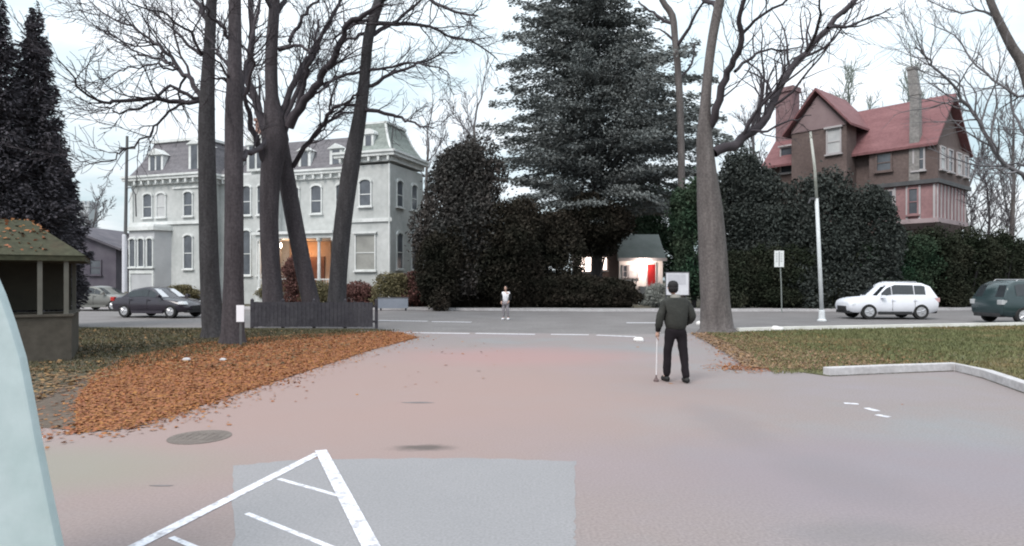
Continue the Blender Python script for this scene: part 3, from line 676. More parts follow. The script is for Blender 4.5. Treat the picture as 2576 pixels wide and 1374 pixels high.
# trimmed dark hedge to the left of the small house drive, rounded right end
HG = 'dark hedge shrubs along the far pavement'
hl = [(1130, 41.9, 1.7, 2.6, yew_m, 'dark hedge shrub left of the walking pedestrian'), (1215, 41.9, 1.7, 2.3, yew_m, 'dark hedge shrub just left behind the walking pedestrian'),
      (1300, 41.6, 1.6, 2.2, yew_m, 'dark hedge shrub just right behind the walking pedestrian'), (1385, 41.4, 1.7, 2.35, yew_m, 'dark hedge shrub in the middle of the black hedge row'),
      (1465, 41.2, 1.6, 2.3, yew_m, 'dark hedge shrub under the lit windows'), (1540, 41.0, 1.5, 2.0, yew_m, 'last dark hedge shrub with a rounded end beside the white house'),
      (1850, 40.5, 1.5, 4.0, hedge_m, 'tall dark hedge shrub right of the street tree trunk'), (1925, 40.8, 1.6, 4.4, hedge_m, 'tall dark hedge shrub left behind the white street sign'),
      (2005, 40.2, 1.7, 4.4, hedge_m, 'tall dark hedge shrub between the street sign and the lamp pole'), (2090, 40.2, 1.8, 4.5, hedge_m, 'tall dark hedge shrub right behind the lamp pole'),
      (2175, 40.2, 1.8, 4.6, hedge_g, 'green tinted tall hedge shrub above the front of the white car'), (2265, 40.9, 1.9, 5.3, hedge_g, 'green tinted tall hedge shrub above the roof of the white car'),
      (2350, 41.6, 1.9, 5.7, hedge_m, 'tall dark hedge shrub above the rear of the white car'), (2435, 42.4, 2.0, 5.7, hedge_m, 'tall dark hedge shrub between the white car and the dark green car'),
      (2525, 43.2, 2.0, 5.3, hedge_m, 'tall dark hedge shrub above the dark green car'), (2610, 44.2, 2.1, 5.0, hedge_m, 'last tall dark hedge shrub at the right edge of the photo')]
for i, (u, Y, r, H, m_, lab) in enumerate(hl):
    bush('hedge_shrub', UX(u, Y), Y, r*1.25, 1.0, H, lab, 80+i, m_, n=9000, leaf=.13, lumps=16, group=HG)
bush('shrub', UX(1652, 37.9+2.6), 40.6, .95, .85, 1.75, 'pale grey green globe shrub in front of the white house', 110, mat('pale_shrub', (0.17, 0.18, 0.165), (0.26, 0.27, 0.25), 1.5, .85, rand=.3), n=5000, leaf=.07, lumps=10)
for i, (u, Y, r, H, m_, lab) in enumerate([(985, 42.5, 1.6, 2.4, olive_m, 'tan olive shrub in front of the right pavilion of the mansion'), (900, 43.5, 1.4, 1.9, red_m, 'reddish shrub behind the right end of the dark fence'),
      (800, 45, 1.5, 1.9, olive_m, 'olive shrub in front of the mansion porch'), (700, 47, 1.6, 2.0, olive_m, 'olive shrub behind the fanned tree trunk'), (745, 46, 1.2, 3.8, red_m, 'dark reddish shrub beside the lit mansion porch'), (1035, 42.8, 1.2, 2.6, red_m, 'reddish shrub at the right corner of the mansion'), (445, 50, 1.7, 1.5, olive_m, 'low olive shrub under the left bay of the mansion')]):
    bush('shrub', UX(u, Y), Y, r, r*.8, H, lab, 120+i, m_, n=4500, leaf=.10, lumps=12, cat='shrub', group='shrubs in front of the mansion')
AV = 'dark columnar conifers at the left edge'
for i, (u, Y, H, r, lab) in enumerate([(88, 24, 11.6, 1.35, 'tall pointed dark conifer, its spire free against the sky'), (0, 23.2, 11.4, 1.25, 'tall pointed dark conifer at the very left edge'), (135, 25.5, 7.4, 1.35, 'shorter dark conifer, rightmost of the row')]):
    conifer('columnar_conifer', UX(u, Y), Y, H, r, lab, 140+i, arb_m, z0=.3, group=AV, tiers=44, per=11, leaf=.085, dens=90, power=.68, droop=.55, jag=.3)
# ================================================================ buildings
def T(mb, M):
    mb.v = [tuple(M @ Vector(v)) for v in mb.v]; return mb
glass = mat('window_glass', (0.045, 0.05, 0.06), (0.11, 0.12, 0.14), 0.7, 0.12, spec=.6)
glass_l = mat('window_blind', (0.36, 0.37, 0.38), (0.5, 0.5, 0.5), 0.9, 0.5)
m_wall = mat('mansion_wall', (0.36, 0.375, 0.37), (0.50, 0.51, 0.505), 0.35, 0.85, 0.1, fine=(3, .08))
m_trim = mat('mansion_trim', (0.50, 0.52, 0.51), (0.66, 0.67, 0.67), 0.8, 0.7, fine=(4, .08))
m_slate = mat('mansion_slate', (0.105, 0.100, 0.110), (0.165, 0.157, 0.17), 0.8, 0.8, 0.3, stretch=(.6, .6, 5), fine=(6, .2))
m_slate_g = mat('mansion_slate_green', (0.15, 0.172, 0.160), (0.225, 0.25, 0.235), 0.8, 0.8, 0.3, stretch=(.6, .6, 5), fine=(6, .2))
m_dark = mat('dark_trim', (0.06, 0.06, 0.065), (0.10, 0.10, 0.105), 1, 0.7)
def ROT(x, y, k):   # k quarter turns of the facade frame about z, origin at (x, y)
    return Matrix.Translation((x, y, 0)) @ Matrix.Rotation(k*math.pi/2, 4, 'Z')
def window(par, x, z0, z1, wd, M, arch=True, hood=True, mg=glass, mt=None, bars=True, label=None, sill=True):
    """window on the plane y=0 of frame M, looking to -y"""
    mt = mt or m_trim; h = wd/2; t = .09
    f = MB()
    f.box(x-h-t, x-h, -.09, .02, z0, z1).box(x+h, x+h+t, -.09, .02, z0, z1).box(x-h, x+h, -.07, .02, z0, z0+t*.8)
    if bars: f.box(x-h, x+h, -.06, .015, (z0+z1)/2-.03, (z0+z1)/2+.03)
    if arch:
        n = 8; inn = [(x+h*math.cos(math.pi*k/n), z1-.02+h*.45*math.sin(math.pi*k/n)) for k in range(n+1)]
        oo = [(x+(h+t+.04)*math.cos(math.pi*k/n), z1+(h*.45+t+.06)*math.sin(math.pi*k/n)) for k in range(n+1)]
        for k in range(n): f.prism([inn[k], oo[k], oo[k+1], inn[k+1]], -.13, .02)
        ztop = z1+h*.45
    else:
        f.box(x-h-t, x+h+t, -.08, .02, z1, z1+t); ztop = z1
        if hood: f.box(x-h-t-.1, x+h+t+.1, -.2, .02, z1+t, z1+t+.12)
    if sill: f.box(x-h-t-.08, x+h+t+.08, -.18, .02, z0-.1, z0)
    o = T(f, M).build('window', mt, par)
    if label: o['label'] = label
    p = MB()
    if arch: p.prism([(x-h, z0+t*.8), (x+h, z0+t*.8)]+[(x+h*math.cos(math.pi*k/8), z1-.02+h*.45*math.sin(math.pi*k/8)) for k in range(9)], -.025, .01)
    else: p.box(x-h, x+h, -.025, .01, z0+t*.8, z1)
    T(p, M).build('pane', mg, o)
    return o
def part(name, mb, m, par, **k): return mb.build(name, m, par, **k)

MZ = -math.atan2(7.7, 22.6)
MS = empty('mansion', (-31, 53, 0), MZ, 'big pale grey green mansion with a dark mansard roof behind the bare trees', 'mansion')
wl = MB().box(0, 7.5, 0, 10, 0, 9.5).box(7.5, 20.2, 1.6, 10, 0, 9.5).box(10.2, 13.4, .5, 1.6, 0, 9.9).box(20.2, 24, -.3, 4.6, 0, 9.9)
part('wall', wl, m_wall, MS)
fd = MB().box(-.08, 7.58, -.08, 1, 0, 1.1).box(7.58, 20.12, 1.5, 3, 0, 1.1).box(20.12, 24.08, -.38, 4.5, 0, 1.1)
part('foundation', fd, mat('stone_base', (0.26, .26, .27), (.36, .36, .37), 1.5, .9, .3, fine=(5, .15)), MS)
def cornice(x0, x1, y0, y1, z, p):
    m = MB().box(x0-p*.35, x1+p*.35, y0-p*.35, y1, z-.62, z-.28).box(x0-p, x1+p, y0-p, y1+.1, z-.28, z-.06).box(x0-p-.1, x1+p+.1, y0-p-.1, y1+.12, z-.058, z+.1)
    n = int((x1-x0)/.75)
    for k in range(n+1):
        x = x0+(x1-x0)*k/n; m.box(x-.08, x+.08, y0-p*.9, y0-p*.34, z-.6, z-.29)
    return m
part('cornice', cornice(0, 7.5, 0, 9.9, 10.1, .5), m_trim, MS)
part('cornice', cornice(8.05, 19.6, 1.6, 9.8, 10.08, .4), m_trim, MS)
part('cornice', cornice(20.2, 24, -.3, 4.5, 10.7, .5), m_trim, MS)
def mansard(x0, x1, y0, y1, z0, z1, ins, curve=.25):
    m = MB(); zs = [0, .12, .3, .55, .8, 1]
    prev = None; vs = []; fs = []
    for i, t in enumerate(zs):
        q = ins*(t+(curve*(math.sin(t*math.pi/2)-t))) - (.18*(1-t)**3)
        vs += [(x0+q, y0+q, z0+(z1-z0)*t), (x1-q, y0+q, z0+(z1-z0)*t), (x1-q, y1-q, z0+(z1-z0)*t), (x0+q, y1-q, z0+(z1-z0)*t)]
    for i in range(len(zs)-1):
        for k in range(4): fs.append((i*4+k, i*4+(k+1) % 4, i*4+4+(k+1) % 4, i*4+4+k))
    fs += [(3, 2, 1, 0), tuple(len(zs)*4-4+k for k in range(4))]
    return m.add(vs, fs)
rfA = part('roof', mansard(0, 7.5, 0, 9.8, 10.2, 13.1, 1.15), m_slate, MS)
part('cresting', MB().box(1.0, 6.5, 1.0, 1.22, 13.1, 13.32).box(.95, 1.15, 1.0, 8.8, 13.1, 13.3).box(6.35, 6.55, 1.0, 8.8, 13.1, 13.3), m_trim, rfA)
rfM = part('roof', mansard(7.4, 20.3, 1.7, 9.7, 10.18, 12.7, 1.0), m_slate, MS)
part('chimney', MB().box(8.9, 9.9, 4, 5, 12.2, 15.0).box(8.8, 10, 3.9, 5.1, 15.0, 15.25), mat('mansion_brick', (0.20, .12, .10), (.28, .17, .14), 2, .9, .3), rfM)
rfC = part('roof', mansard(20.2, 24, -.3, 4.5, 10.8, 13.0, .95, .5), m_slate_g, MS, )
rfC['label'] = 'steep greenish slate roof of the right pavilion'
hp = MB()
for (a, b, c, dd_) in ((20.15, -.35, 21.2, .72), (24.05, -.35, 23.0, .72), (24.05, 4.55, 23.0, 3.5)):
    hp.tube([(a, b, 10.8), (a+(c-a)*.55, b+(dd_-b)*.55, 11.8), (c, dd_, 13.0)], .09, 6)
hp.box(21.1, 23.1, .62, .8, 13.0, 13.15).box(22.95, 23.15, .62, 3.6, 13.0, 13.15)
part('ridge_trim', hp, m_trim, rfC)
def dormer(roof, x, y, z0, z1, wd, M, two=False, rnd=False):
    dm = MB().box(x-wd/2, x+wd/2, y, y+1.6, z0, z1)
    if rnd:
        n = 8; dm.prism([(x+(wd/2+.12)*math.cos(math.pi*k/n), z1+(wd/2)*math.sin(math.pi*k/n)) for k in range(n+1)], y-.1, y+1.7)
    else: dm.prism([(x-wd/2-.15, z1), (x+wd/2+.15, z1), (x, z1+wd*.35)], y-.14, y+1.7)
    o = T(dm, M).build('dormer', m_trim, roof)
    hw = wd/2
    pn = MB()
    if two: pn.box(x-hw*.72, x-hw*.12, y-.03, y+.02, z0+.2, z1-.08).box(x+hw*.12, x+hw*.72, y-.03, y+.02, z0+.2, z1-.08)
    else: pn.box(x-hw*.55, x+hw*.55, y-.03, y+.02, z0+.2, z1-.08)
    T(pn, M).build('pane', glass, MS if False else roof)
    return o
I4 = Matrix.Identity(4)
dormer(rfA, 2.4, .12, 10.35, 11.9, 1.5, I4, two=True)
dormer(rfA, 6.4, .05, 10.35, 12.5, 1.1, I4)
dormer(rfM, 11.8, .65, 10.2, 12.2, 1.7, I4, two=True, rnd=True)
dormer(rfM, 15.4, 1.75, 10.35, 11.7, 1.1, I4); dormer(rfM, 18.2, 1.75, 10.35, 11.7, 1.1, I4); dormer(rfM, 9.0, 1.75, 10.35, 11.7, 1.0, I4)
dormer(rfC, 22.1, -.1, 10.9, 12.1, .8, I4, rnd=True)
# openings
window(MS, 1.75, 6.85, 8.6, .85, I4); window(MS, 3.15, 6.85, 8.6, .85, I4, mg=glass_l)
window(MS, 5.9, 6.85, 8.6, .8, I4); window(MS, 5.9, 2.7, 5.2, .8, I4)
part('band', MB().box(-.12, 7.62, -.14, 0, 6.25, 6.5).box(4.35, 7.62, -.10, 0, 9.05, 9.2), m_trim, MS)
bay = MB().prism([(0.45, 0), (1.0, -1.1), (3.6, -1.1), (4.15, 0)], .2, 5.75, 'z')
bo = part('bay', bay, mat('bay_wall', (0.34, .345, .36), (.44, .445, .46), .5, .8), MS)
part('bay_roof', MB().prism([(0.25, 0), (.88, -1.3), (3.72, -1.3), (4.35, 0)], 5.75, 6.05, 'z').prism([(0.4, 0), (1, -1.15), (3.6, -1.15), (4.2, 0)], 6.05, 6.2, 'z'), m_trim, bo)
MBay = Matrix.Translation((0, -1.1, 0))
for x in (1.4, 2.3, 3.2): window(MS, x, 2.85, 5.0, .52, MBay, bars=False)
part('panel', MB().box(1.05, 3.55, -1.16, -1.1, 2.35, 2.6).box(1.05, 3.55, -1.16, -1.1, .5, .7).box(1.05, 1.2, -1.15, -1.1, .7, 2.35).box(3.4, 3.55, -1.15, -1.1, .7, 2.35), m_trim, bo)
MM = Matrix.Translation((0, 1.6, 0)); MP = Matrix.Translation((0, .5, 0)); MC = Matrix.Translation((0, -.3, 0))
for x in (9.0, 14.6, 16.6, 18.8): window(MS, x, 6.85, 8.8, .85, MM)
window(MS, 9.0, 2.4, 5.2, .9, MM); window(MS, 11.1, 6.8, 8.9, .7, MP); window(MS, 12.5, 6.8, 8.9, .7, MP)
window(MS, 11.1, 2.2, 5.5, .7, MP); window(MS, 12.5, 2.2, 5.5, .7, MP)
for q in ((10.08, 10.35, .38, .5, 1.1, 9.3), (13.25, 13.52, .38, .5, 1.1, 9.3), (7.3, 7.6, -.1, 0, 1.1, 9.0), (-.1, .2, -.1, 0, 6.5, 9.0)): part('corner_board', MB().box(*q), m_trim, MS)
window(MS, 22.0, 7.0, 8.7, .85, MC); window(MS, 22.0, 2.5, 5.0, 1.5, MC, arch=False, mg=mat('porch_dark', (.2, .2, .19), (.3, .3, .28), 1, .6))
part('band', MB().box(20.08, 24.12, -.42, -.3, 5.9, 6.15), m_trim, MS)
part('downspout', MB().tube([(23.95, -.42, 0.3), (23.95, -.42, 9.9)], .07, 8), m_trim, MS)
MEa = ROT(24, 0, 1)
for y in (.9, 3.1):
    window(MS, y, 7.0, 8.7, .8, MEa); window(MS, y, 2.6, 5.0, .8, MEa)
# entrance porch with its lit lamp
warm = mat('glow_tinted_wall', (0.36, .25, .18), (.44, .32, .24), .8, .8)  # warm lamp glow on the wall, painted into the orange base colour
part('glow_tinted_wall', MB().box(14.2, 17.9, 1.50, 1.597, 1.1, 4.75), warm, MS)
po = part('porch', MB().box(13.5, 20.15, -1.4, 1.49, 4.8, 5.1).box(13.3, 20.15, -1.6, 1.49, 5.1, 5.3), m_trim, MS)
part('porch_floor', MB().box(13.5, 20.15, -1.4, 1.49, .3, 1.05), m_trim, po)
cm = MB()
for x in (13.7, 15.4, 17.1, 18.8, 20.0): cm.lathe([(.2, 1.05), (.2, 1.2), (.12, 1.3), (.10, 4.5), (.2, 4.65), (.2, 4.8)], (x, -1.2, 0), 10)
part('column', cm, m_trim, po)
rl = MB().box(13.7, 20, -1.25, -1.17, 1.85, 1.93)
for k in range(32): rl.box(13.8+k*.2, 13.83+k*.2, -1.23, -1.19, 1.05, 1.85)
part('railing', rl, m_trim, po)
dr = part('door', MB().box(16.2, 17.4, 1.42, 1.5, 1.1, 3.6), mat('brown_door', (.12, .05, .03), (.18, .08, .05), 2, .5), MS)
lampm = emis('lamp_glow', (1, .86, .66), 9)
bl = MB().lathe([(.02, 4.1), (.16, 4.2), (.2, 4.35), (.16, 4.5), (.02, 4.6)], (15.25, -1.0, 0), 12)
part('porch_lamp', bl, lampm, po)
def point(name, loc, e, col, r=.15, par=None):
    l = bpy.data.lights.new(name, 'POINT'); l.energy = e; l.color = col; l.shadow_soft_size = r
    o = bpy.data.objects.new(name, l); COL.objects.link(o); o.location = loc
    if par: o.parent = par
    return o
point('porch_light', (16.0, .3, 3.9), 38, (1, .45, .16), par=MS)

# red roofed house
HZ = R(-50)
RH = empty('red_roofed_house', (19.15*1.15, 48.04*1.15, CH*(1-1.15)), HZ, 'tall house with a red roof, brick chimneys and a pink bay above the hedge', 'house')
pink = mat('pink_siding', (0.22, .125, .13), (.30, .18, .185), .5, .85, .1, fine=(5, .12))
grey_s = mat('grey_shingle', (0.092, .068, .064), (.138, .104, .098), .6, .85, .2, fine=(6, .15))
redr = mat('red_roof', (0.140, 0.062, 0.066), (.19, .09, .094), .6, .75, .2, stretch=(1, 1, 4), fine=(7, .14))
brick = mat('chimney_brick', (0.15, .09, .098), (.22, .15, .155), 1.5, .9, .4, fine=(8, .2))
brick_g = mat('chimney_grey', (0.17, .165, .16), (.24, .225, .22), 1.5, .9, .4, fine=(8, .2))
wtrim = mat('house_white', (.33, .31, .32), (.42, .40, .41), 1, .7)
part('wall', MB().box(0, 10.5, 0, 5.5, 0, 10.7).prism([(0, 10.7), (5.5, 10.7), (2.75, 13.4)], 0.02, 10.48, 'x').box(2.3, 6.0, -1.5, 0, 0, 12.3).prism([(2.3, 12.3), (6.0, 12.3), (4.15, 14.3)], -1.48, 0.1), grey_s, RH)
def gable_roof(x0, x1, ya, za, yr, zr, yb, zb, t=.16):
    return MB().prism([(ya, za), (yr, zr), (yb, zb), (yb, zb-t), (yr, zr-t*1.3), (ya, za-t)], x0, x1, 'x')
rr_ = part('roof', gable_roof(-.4, 10.95, -.75, 10.15, 2.75, 13.75, 6.2, 10.2), redr, RH)
wg = MB().prism([(1.85, 12.0), (4.15, 14.75), (6.45, 12.0), (6.45, 11.84), (4.15, 14.55), (1.85, 11.84)], -1.95, 2.8)
part('roof', wg, redr, RH)
part('gable_board', MB().prism([(2.3, 12.0), (6.0, 12.0), (4.15, 14.3)], -1.56, -1.49), mat('pink_grey', (.19, .135, .14), (.26, .195, .20), .6, .8), RH)
c1 = MB().box(-.35, .95, 1.3, 2.4, 0, 15.9).box(-.45, 1.05, 1.2, 2.5, 15.9, 16.25)
part('chimney', c1, brick, RH)['label'] = 'wide pinkish brick chimney at the left end'
c2 = MB().frustum((9.35, 9.95, -.6, -.05), 8, (9.4, 9.9, -.55, -.08), 13.3).frustum((9.37, 9.93, -.58, -.05), 13.3, (9.22, 9.68, -.5, -.1), 14.95).box(9.18, 9.74, -.56, -.04, 14.95, 15.1)
part('chimney', c2, brick_g, RH)['label'] = 'slim grey chimney leaning slightly left'
MW = Matrix.Translation((0, -1.5, 0)); ME2 = ROT(10.5, 0, 1)
window(RH, 5.2, 10.2, 11.8, .8, MW, arch=False, mg=glass_l, mt=wtrim)
window(RH, 1.2, 9.6, 11.4, .8, MM if False else I4, arch=False, mt=wtrim)
RH.scale = (1.15, 1.15, 1.15)
# jettied corner storey and the pink bay under it
up = part('upper_bay', MB().box(7.0, 10.9, -.5, 5.6, 7.95, 10.25), grey_s, RH)
part('sill_band', MB().box(6.9, 11.0, -.62, 5.7, 7.75, 8.0), m_dark, up)
MU = Matrix.Translation((0, -.5, 0)); ME3 = ROT(10.9, 0, 1)
window(RH, 7.9, 8.8, 9.9, .8, MU, arch=False, mt=grey_s, hood=False); window(RH, 9.9, 8.6, 9.95, .5, MU, arch=False, mt=wtrim, hood=False)
for y in (.3, 1.7, 3.4, 4.8): window(RH, y, 8.6, 9.95, .75, ME3, arch=False, mg=glass_l if y in (.3, 3.4) else glass, mt=wtrim, hood=False)
lb = part('lower_bay', MB().box(7.7, 10.8, -.4, 5.1, 5.6, 7.75), pink, RH)
fl = MB().frustum((8.0, 10.5, -.1, 4.8), 5.0, (7.6, 10.95, -.55, 5.2), 5.35).box(7.6, 10.95, -.55, 5.2, 5.35, 5.62)
part('bay_base', fl, mat('pale_pink', (.28, .22, .23), (.36, .29, .30), 1, .8), lb)
mu = MB()
for k in range(9): mu.box(10.8, 10.87, -.35+k*.66, -.25+k*.66, 5.62, 7.7)
for x in (7.75, 8.5, 9.2, 9.9, 10.7): mu.box(x-.06, x+.06, -.47, -.4, 5.62, 7.7)
part('mullion', mu, wtrim, lb)
MLb = Matrix.Translation((0, -.4, 0))
window(RH, 8.12, 5.9, 7.5, .5, MLb, arch=False, hood=False, mt=wtrim); window(RH, 9.55, 5.9, 7.5, .45, MLb, arch=False, hood=False, mt=pink)
part('drainpipe', MB().tube([(7.5, -.3, 0), (7.5, -.3, 7.7)], .07, 6), wtrim, RH)

# small white house with a green roof and a red door
YH = 58
WH = empty('small_house', (UX(1450, YH), YH, 0), 0, 'small white house with a green roof and a red door beyond the hedge', 'house')
x1_, xe = UX(1557, YH)-UX(1450, YH), UX(1666, YH)-UX(1450, YH)
wh = mat('white_clapboard', (.66, .62, .60), (.78, .74, .72), .8, .8, .1)
part('wall', MB().box(x1_, xe, 0, 5, 0, 3.75), wh, WH)
part('side_wing', MB().box(0, x1_-.01, .4, 4.5, 0, 4.5), mat('brown_clapboard', (.12, .085, .075), (.18, .13, .12), .8, .85), WH)
part('roof', MB().prism([(-.5, 3.72), (2.5, 6.1), (5.5, 3.72), (5.5, 3.6), (-.5, 3.6)], x1_-.15, xe+.2, 'x'), mat('green_roof', (.16, .18, .17), (.23, .25, .24), .8, .8, .2), WH)
part('side_roof', MB().prism([(-.1, 4.5), (2.5, 5.9), (5, 4.5)], -.3, x1_-.16, 'x'), mat('brown_roof', (.06, .05, .045), (.09, .075, .07), 1, .9), WH)
part('fascia', MB().box(x1_-.2, xe+.25, -.58, -.502, 3.52, 3.8), wtrim, WH)
xd = UX(1637, YH)-UX(1450, YH)
do = part('door', MB().box(xd-.34, xd+.34, -.08, -.003, 1.3, 3.25), mat('red_door', (.22, .012, .014), (.28, .02, .02), 2, .4), WH)
part('door_frame', MB().box(xd-.44, xd-.35, -.1, -.003, 1.3, 3.3).box(xd+.35, xd+.44, -.1, -.003, 1.3, 3.3).box(xd-.44, xd+.44, -.1, -.003, 3.3, 3.4), wtrim, do)
part('handle', MB().lathe([(.02, -.02), (.04, 0), (.02, .02)], (xd+.26, -.1, 2.2), 8), iron, do)
part('porch_step', MB().box(xd-1.2, xd+.8, -1.2, -.09, 0, 1.3), conc, WH)
window(WH, x1_+.5, 2.1, 3.1, .3, I4, arch=False, mt=wtrim, hood=False)
window(WH, xd-1.6, 2.1, 3.1, .7, I4, arch=False, mt=wtrim, hood=False, mg=glass_l)
lit = emis('lit_window', (1, .80, .70), 1.6)
MSd = Matrix.Translation((0, .4, 0))
window(WH, .75, 2.55, 3.9, 1.2, MSd, arch=False, mt=wtrim, hood=False, mg=lit)
window(WH, 2.5, 2.7, 3.9, .42, MSd, arch=False, mt=wtrim, hood=False, mg=lit, bars=False)
part('door_lamp', MB().lathe([(.03, 0), (.08, .06), (.08, .2), (.03, .26)], (xd-.75, -.16, 2.95), 10), lampm, WH)
point('door_light', (xd-.8, -.9, 3.2), 110, (1, .82, .72), par=WH)

# low dark gabled house left of the mansion, and a pale tower far behind it
LH = empty('gabled_house', (UX(150, 58), 58, 0), 0, 'low dark gabled house left of the mansion, behind the parked cars', 'house')
dkw = mat('dark_siding', (.075, .065, .085), (.12, .11, .13), .6, .9)
part('wall', MB().box(-5, 5, 0, 9, 0, 4.8).prism([(-5, 4.8), (5, 4.8), (0, 6.7)], .02, 8.98), dkw, LH)
part('roof', MB().prism([(-5.7, 4.65), (0, 6.9), (5.7, 4.65), (5.7, 4.45), (0, 6.68), (-5.7, 4.45)], -.5, 9.5), mat('dark_roof', (.07, .065, .08), (.12, .11, .125), .8, .9), LH)
part('chimney', MB().box(4.2, 4.9, 3, 3.8, 4.6, 6.1).box(4.1, 5, 2.9, 3.9, 6.1, 6.25), dkw, LH)
window(LH, 3.2, 2.3, 3.6, .9, I4, arch=False, mt=dkw, hood=False); window(LH, 1.2, 2.3, 3.6, .9, I4, arch=False, mt=dkw, hood=False)
TW = empty('tower', (UX(205, 120), 120, 0), 0, 'far pale square tower rising behind the dark gabled house', 'tower')
pw = mat('pale_stone', (.36, .38, .40), (.45, .47, .49), .3, .9)
part('wall', MB().box(-1.3, 1.3, 0, 2.6, 0, 15.4), pw, TW)
tw = MB().box(-1.45, 1.45, -.15, 2.75, 15.4, 15.8)
for k in range(4): tw.box(-1.45+k*.83, -1.0+k*.83, -.15, 2.75, 15.8, 16.5)
part('parapet', tw, pw, TW)
window(TW, 0, 12.6, 14.2, .7, I4, mt=pw)

# ================================================================ street furniture
# dark fence under the trees
def XY(u, Y): return Vector((UX(u, Y), Y))
fa, fb = XY(630, 24.6), XY(944, 24.4)
FN = empty('fence', (fa.x, fa.y, 0), math.atan2(fb.y-fa.y, fb.x-fa.x), 'dark grey board fence behind the bare trunks, ending beside the drive', 'fence')
Lf = (fb-fa).length
fm = mat('fence_boards', (.038, .035, .043), (.062, .058, .066), 2, .85, .2, fine=(10, .2))
bd = MB(); rg_ = random.Random(3); x = 0.0
while x < Lf-.1:
    w_ = rg_.uniform(.13, .15); bd.box(x, x+w_, -.02+rg_.uniform(-.004, .004), .01, .04+rg_.uniform(0, .02), .99+rg_.uniform(-.012, .012)); x += w_+.01
part('panel', bd, fm, FN); part('rail', MB().box(0, Lf, .012, .07, .22, .3).box(0, Lf, .012, .07, .78, .86), fm, FN)
for k in range(5):
    x = Lf*k/4; part('post', MB().box(x-.05, x+.05, .071, .17, 0, 1.06).frustum((x-.06, x+.06, .06, .18), 1.06, (x-.01, x+.01, .11, .13), 1.12), fm, FN)
# low blue-grey board by the far kerb
LB = empty('low_board', (UX(988, 39), 39, 0), 0, 'low blue grey board on short legs between the fence and the far kerb', 'board')
part('panel', MB().box(-.9, .9, -.04, .04, -.28+.42, .75), mat('blue_grey', (.17, .19, .23), (.23, .25, .29), 1, .7), LB)
for x in (-.75, .75): part('leg', MB().box(x-.05, x+.05, .041, .1, 0, .6), fm, LB)
part('cap', MB().box(-.95, .95, -.06, .06, .75, .80), m_dark, LB)
# white sign plate at trunk foot
SP = empty('white_sign', (UX(605, 18.0), 18.0, 0), 0, 'small blank white sign on a dark stake beside the second trunk', 'sign')
part('stake', MB().box(-.035, .035, -.02, .02, 0, 1.02), m_dark, SP)
part('plate', MB().box(-.105, .105, -.045, -.021, .66, 1.12), mat('white_sign', (.72, .71, .76), (.8, .79, .83), 3, .5), SP)
# stones by the leaf bed
for i, (u, v, s, lab) in enumerate([(468, 905, .07, 'pale stone in the leaves, left of the two'), (560, 905, .06, 'pale stone in the leaves just in front of the second trunk'), (1605, 856, .12, 'pale stone at the end of the painted line left of the walking man'), (1953, 830, .17, 'bright white stone at the left end of the pale street kerb'), (1762, 815, .16, 'light grey stone beside the street tree trunk')]):
    c = gnd(u, v+3); bm = bmesh.new(); bmesh.ops.create_icosphere(bm, subdivisions=2, radius=1)
    rr = random.Random(i)
    for vv in bm.verts:
        k = 1+rr.uniform(-.16, .16); vv.co = Vector((vv.co.x*s*1.35*k, vv.co.y*s*k, vv.co.z*s*.75*k+s*.35))
    me = bpy.data.meshes.new('stone'); bm.to_mesh(me); bm.free()
    o = link('stone', me, mat('white_stone', (.6, .58, .57), (.74, .73, .72), 3, .8, .3) if i > 1 else conc, None, True); o.location = (c.x, c.y, 0)
    tag(o, lab, 'stone')
# street sign
SG = empty('street_sign', (UX(1964, 36.6), 36.6, 0), 0, 'white rectangular parking sign with two grey columns on a thin pole before the dark hedge', 'sign')
z1 = CH+(V0-631)*36.6/F; z0 = CH+(V0-672)*36.6/F
part('pole', MB().tube([(.03, 0, 0), (0, 0, 1.6), (-.1, 0, z1+.02)], .035, 8), mat('galvanised', (.18, .20, .19), (.25, .27, .26), 4, .5, metal=.3), SG)
pl = part('plate', MB().box(-.41, .13, -.06, -.04, z0, z1), mat('sign_white', (.62, .64, .64), (.72, .74, .74), 3, .5), SG, bevel=.008)
mk = MB().box(-.165, -.115, -.064, -.0605, z0+.05, z1-.05)
for k in range(6):
    zz = z0+.30+k*.09; mk.box(-.34, -.22, -.064, -.0605, zz, zz+.025).box(-.07, .05, -.064, -.0605, zz, zz+.025)
part('marking', mk, mat('sign_grey', (.16, .17, .18), (.22, .23, .24), 5, .6), pl)
# lamp pole: pale tapering, kinked and leaning a little left
YL = 28.8
LP = empty('lamp_pole', (UX(2066, YL), YL, 0), 0, 'tall thin pale pole leaning left at the kerb, in front of the red roofed house', 'lamp pole')
def lp(u, v): return (UX(u, YL)-UX(2066, YL), 0, CH+(V0-v)*YL/F)
part('base', MB().lathe([(.19, 0), (.19, .06), (.14, .1), (.12, .45), (.10, .5)], (0, 0, 0), 16), mat('pole_white', (.58, .60, .62), (.70, .72, .73), 2, .4), LP)
part('shaft', MB().tube([(0, 0, .4), lp(2060, 650), lp(2053, 500)], [.088, .082, .075], 14), MATS['pole_white'], LP, smooth=True)
part('upper_shaft', MB().tube([lp(2053, 500), lp(2048, 420), lp(2037, 332)], [.065, .06, .05], 12), mat('pole_weathered', (.30, .31, .27), (.5, .51, .49), 2, .6), LP, smooth=True)
part('bracket', MB().box(lp(2053, 500)[0]-.28, lp(2053, 500)[0]+.1, -.05, .05, lp(0, 500)[2]-.05, lp(0, 500)[2]+.05).tube([(lp(2053, 500)[0]-.25, 0, lp(0, 500)[2]), (lp(2053, 500)[0]-.36, 0, lp(0, 512)[2])], .04, 8), m_dark, LP)
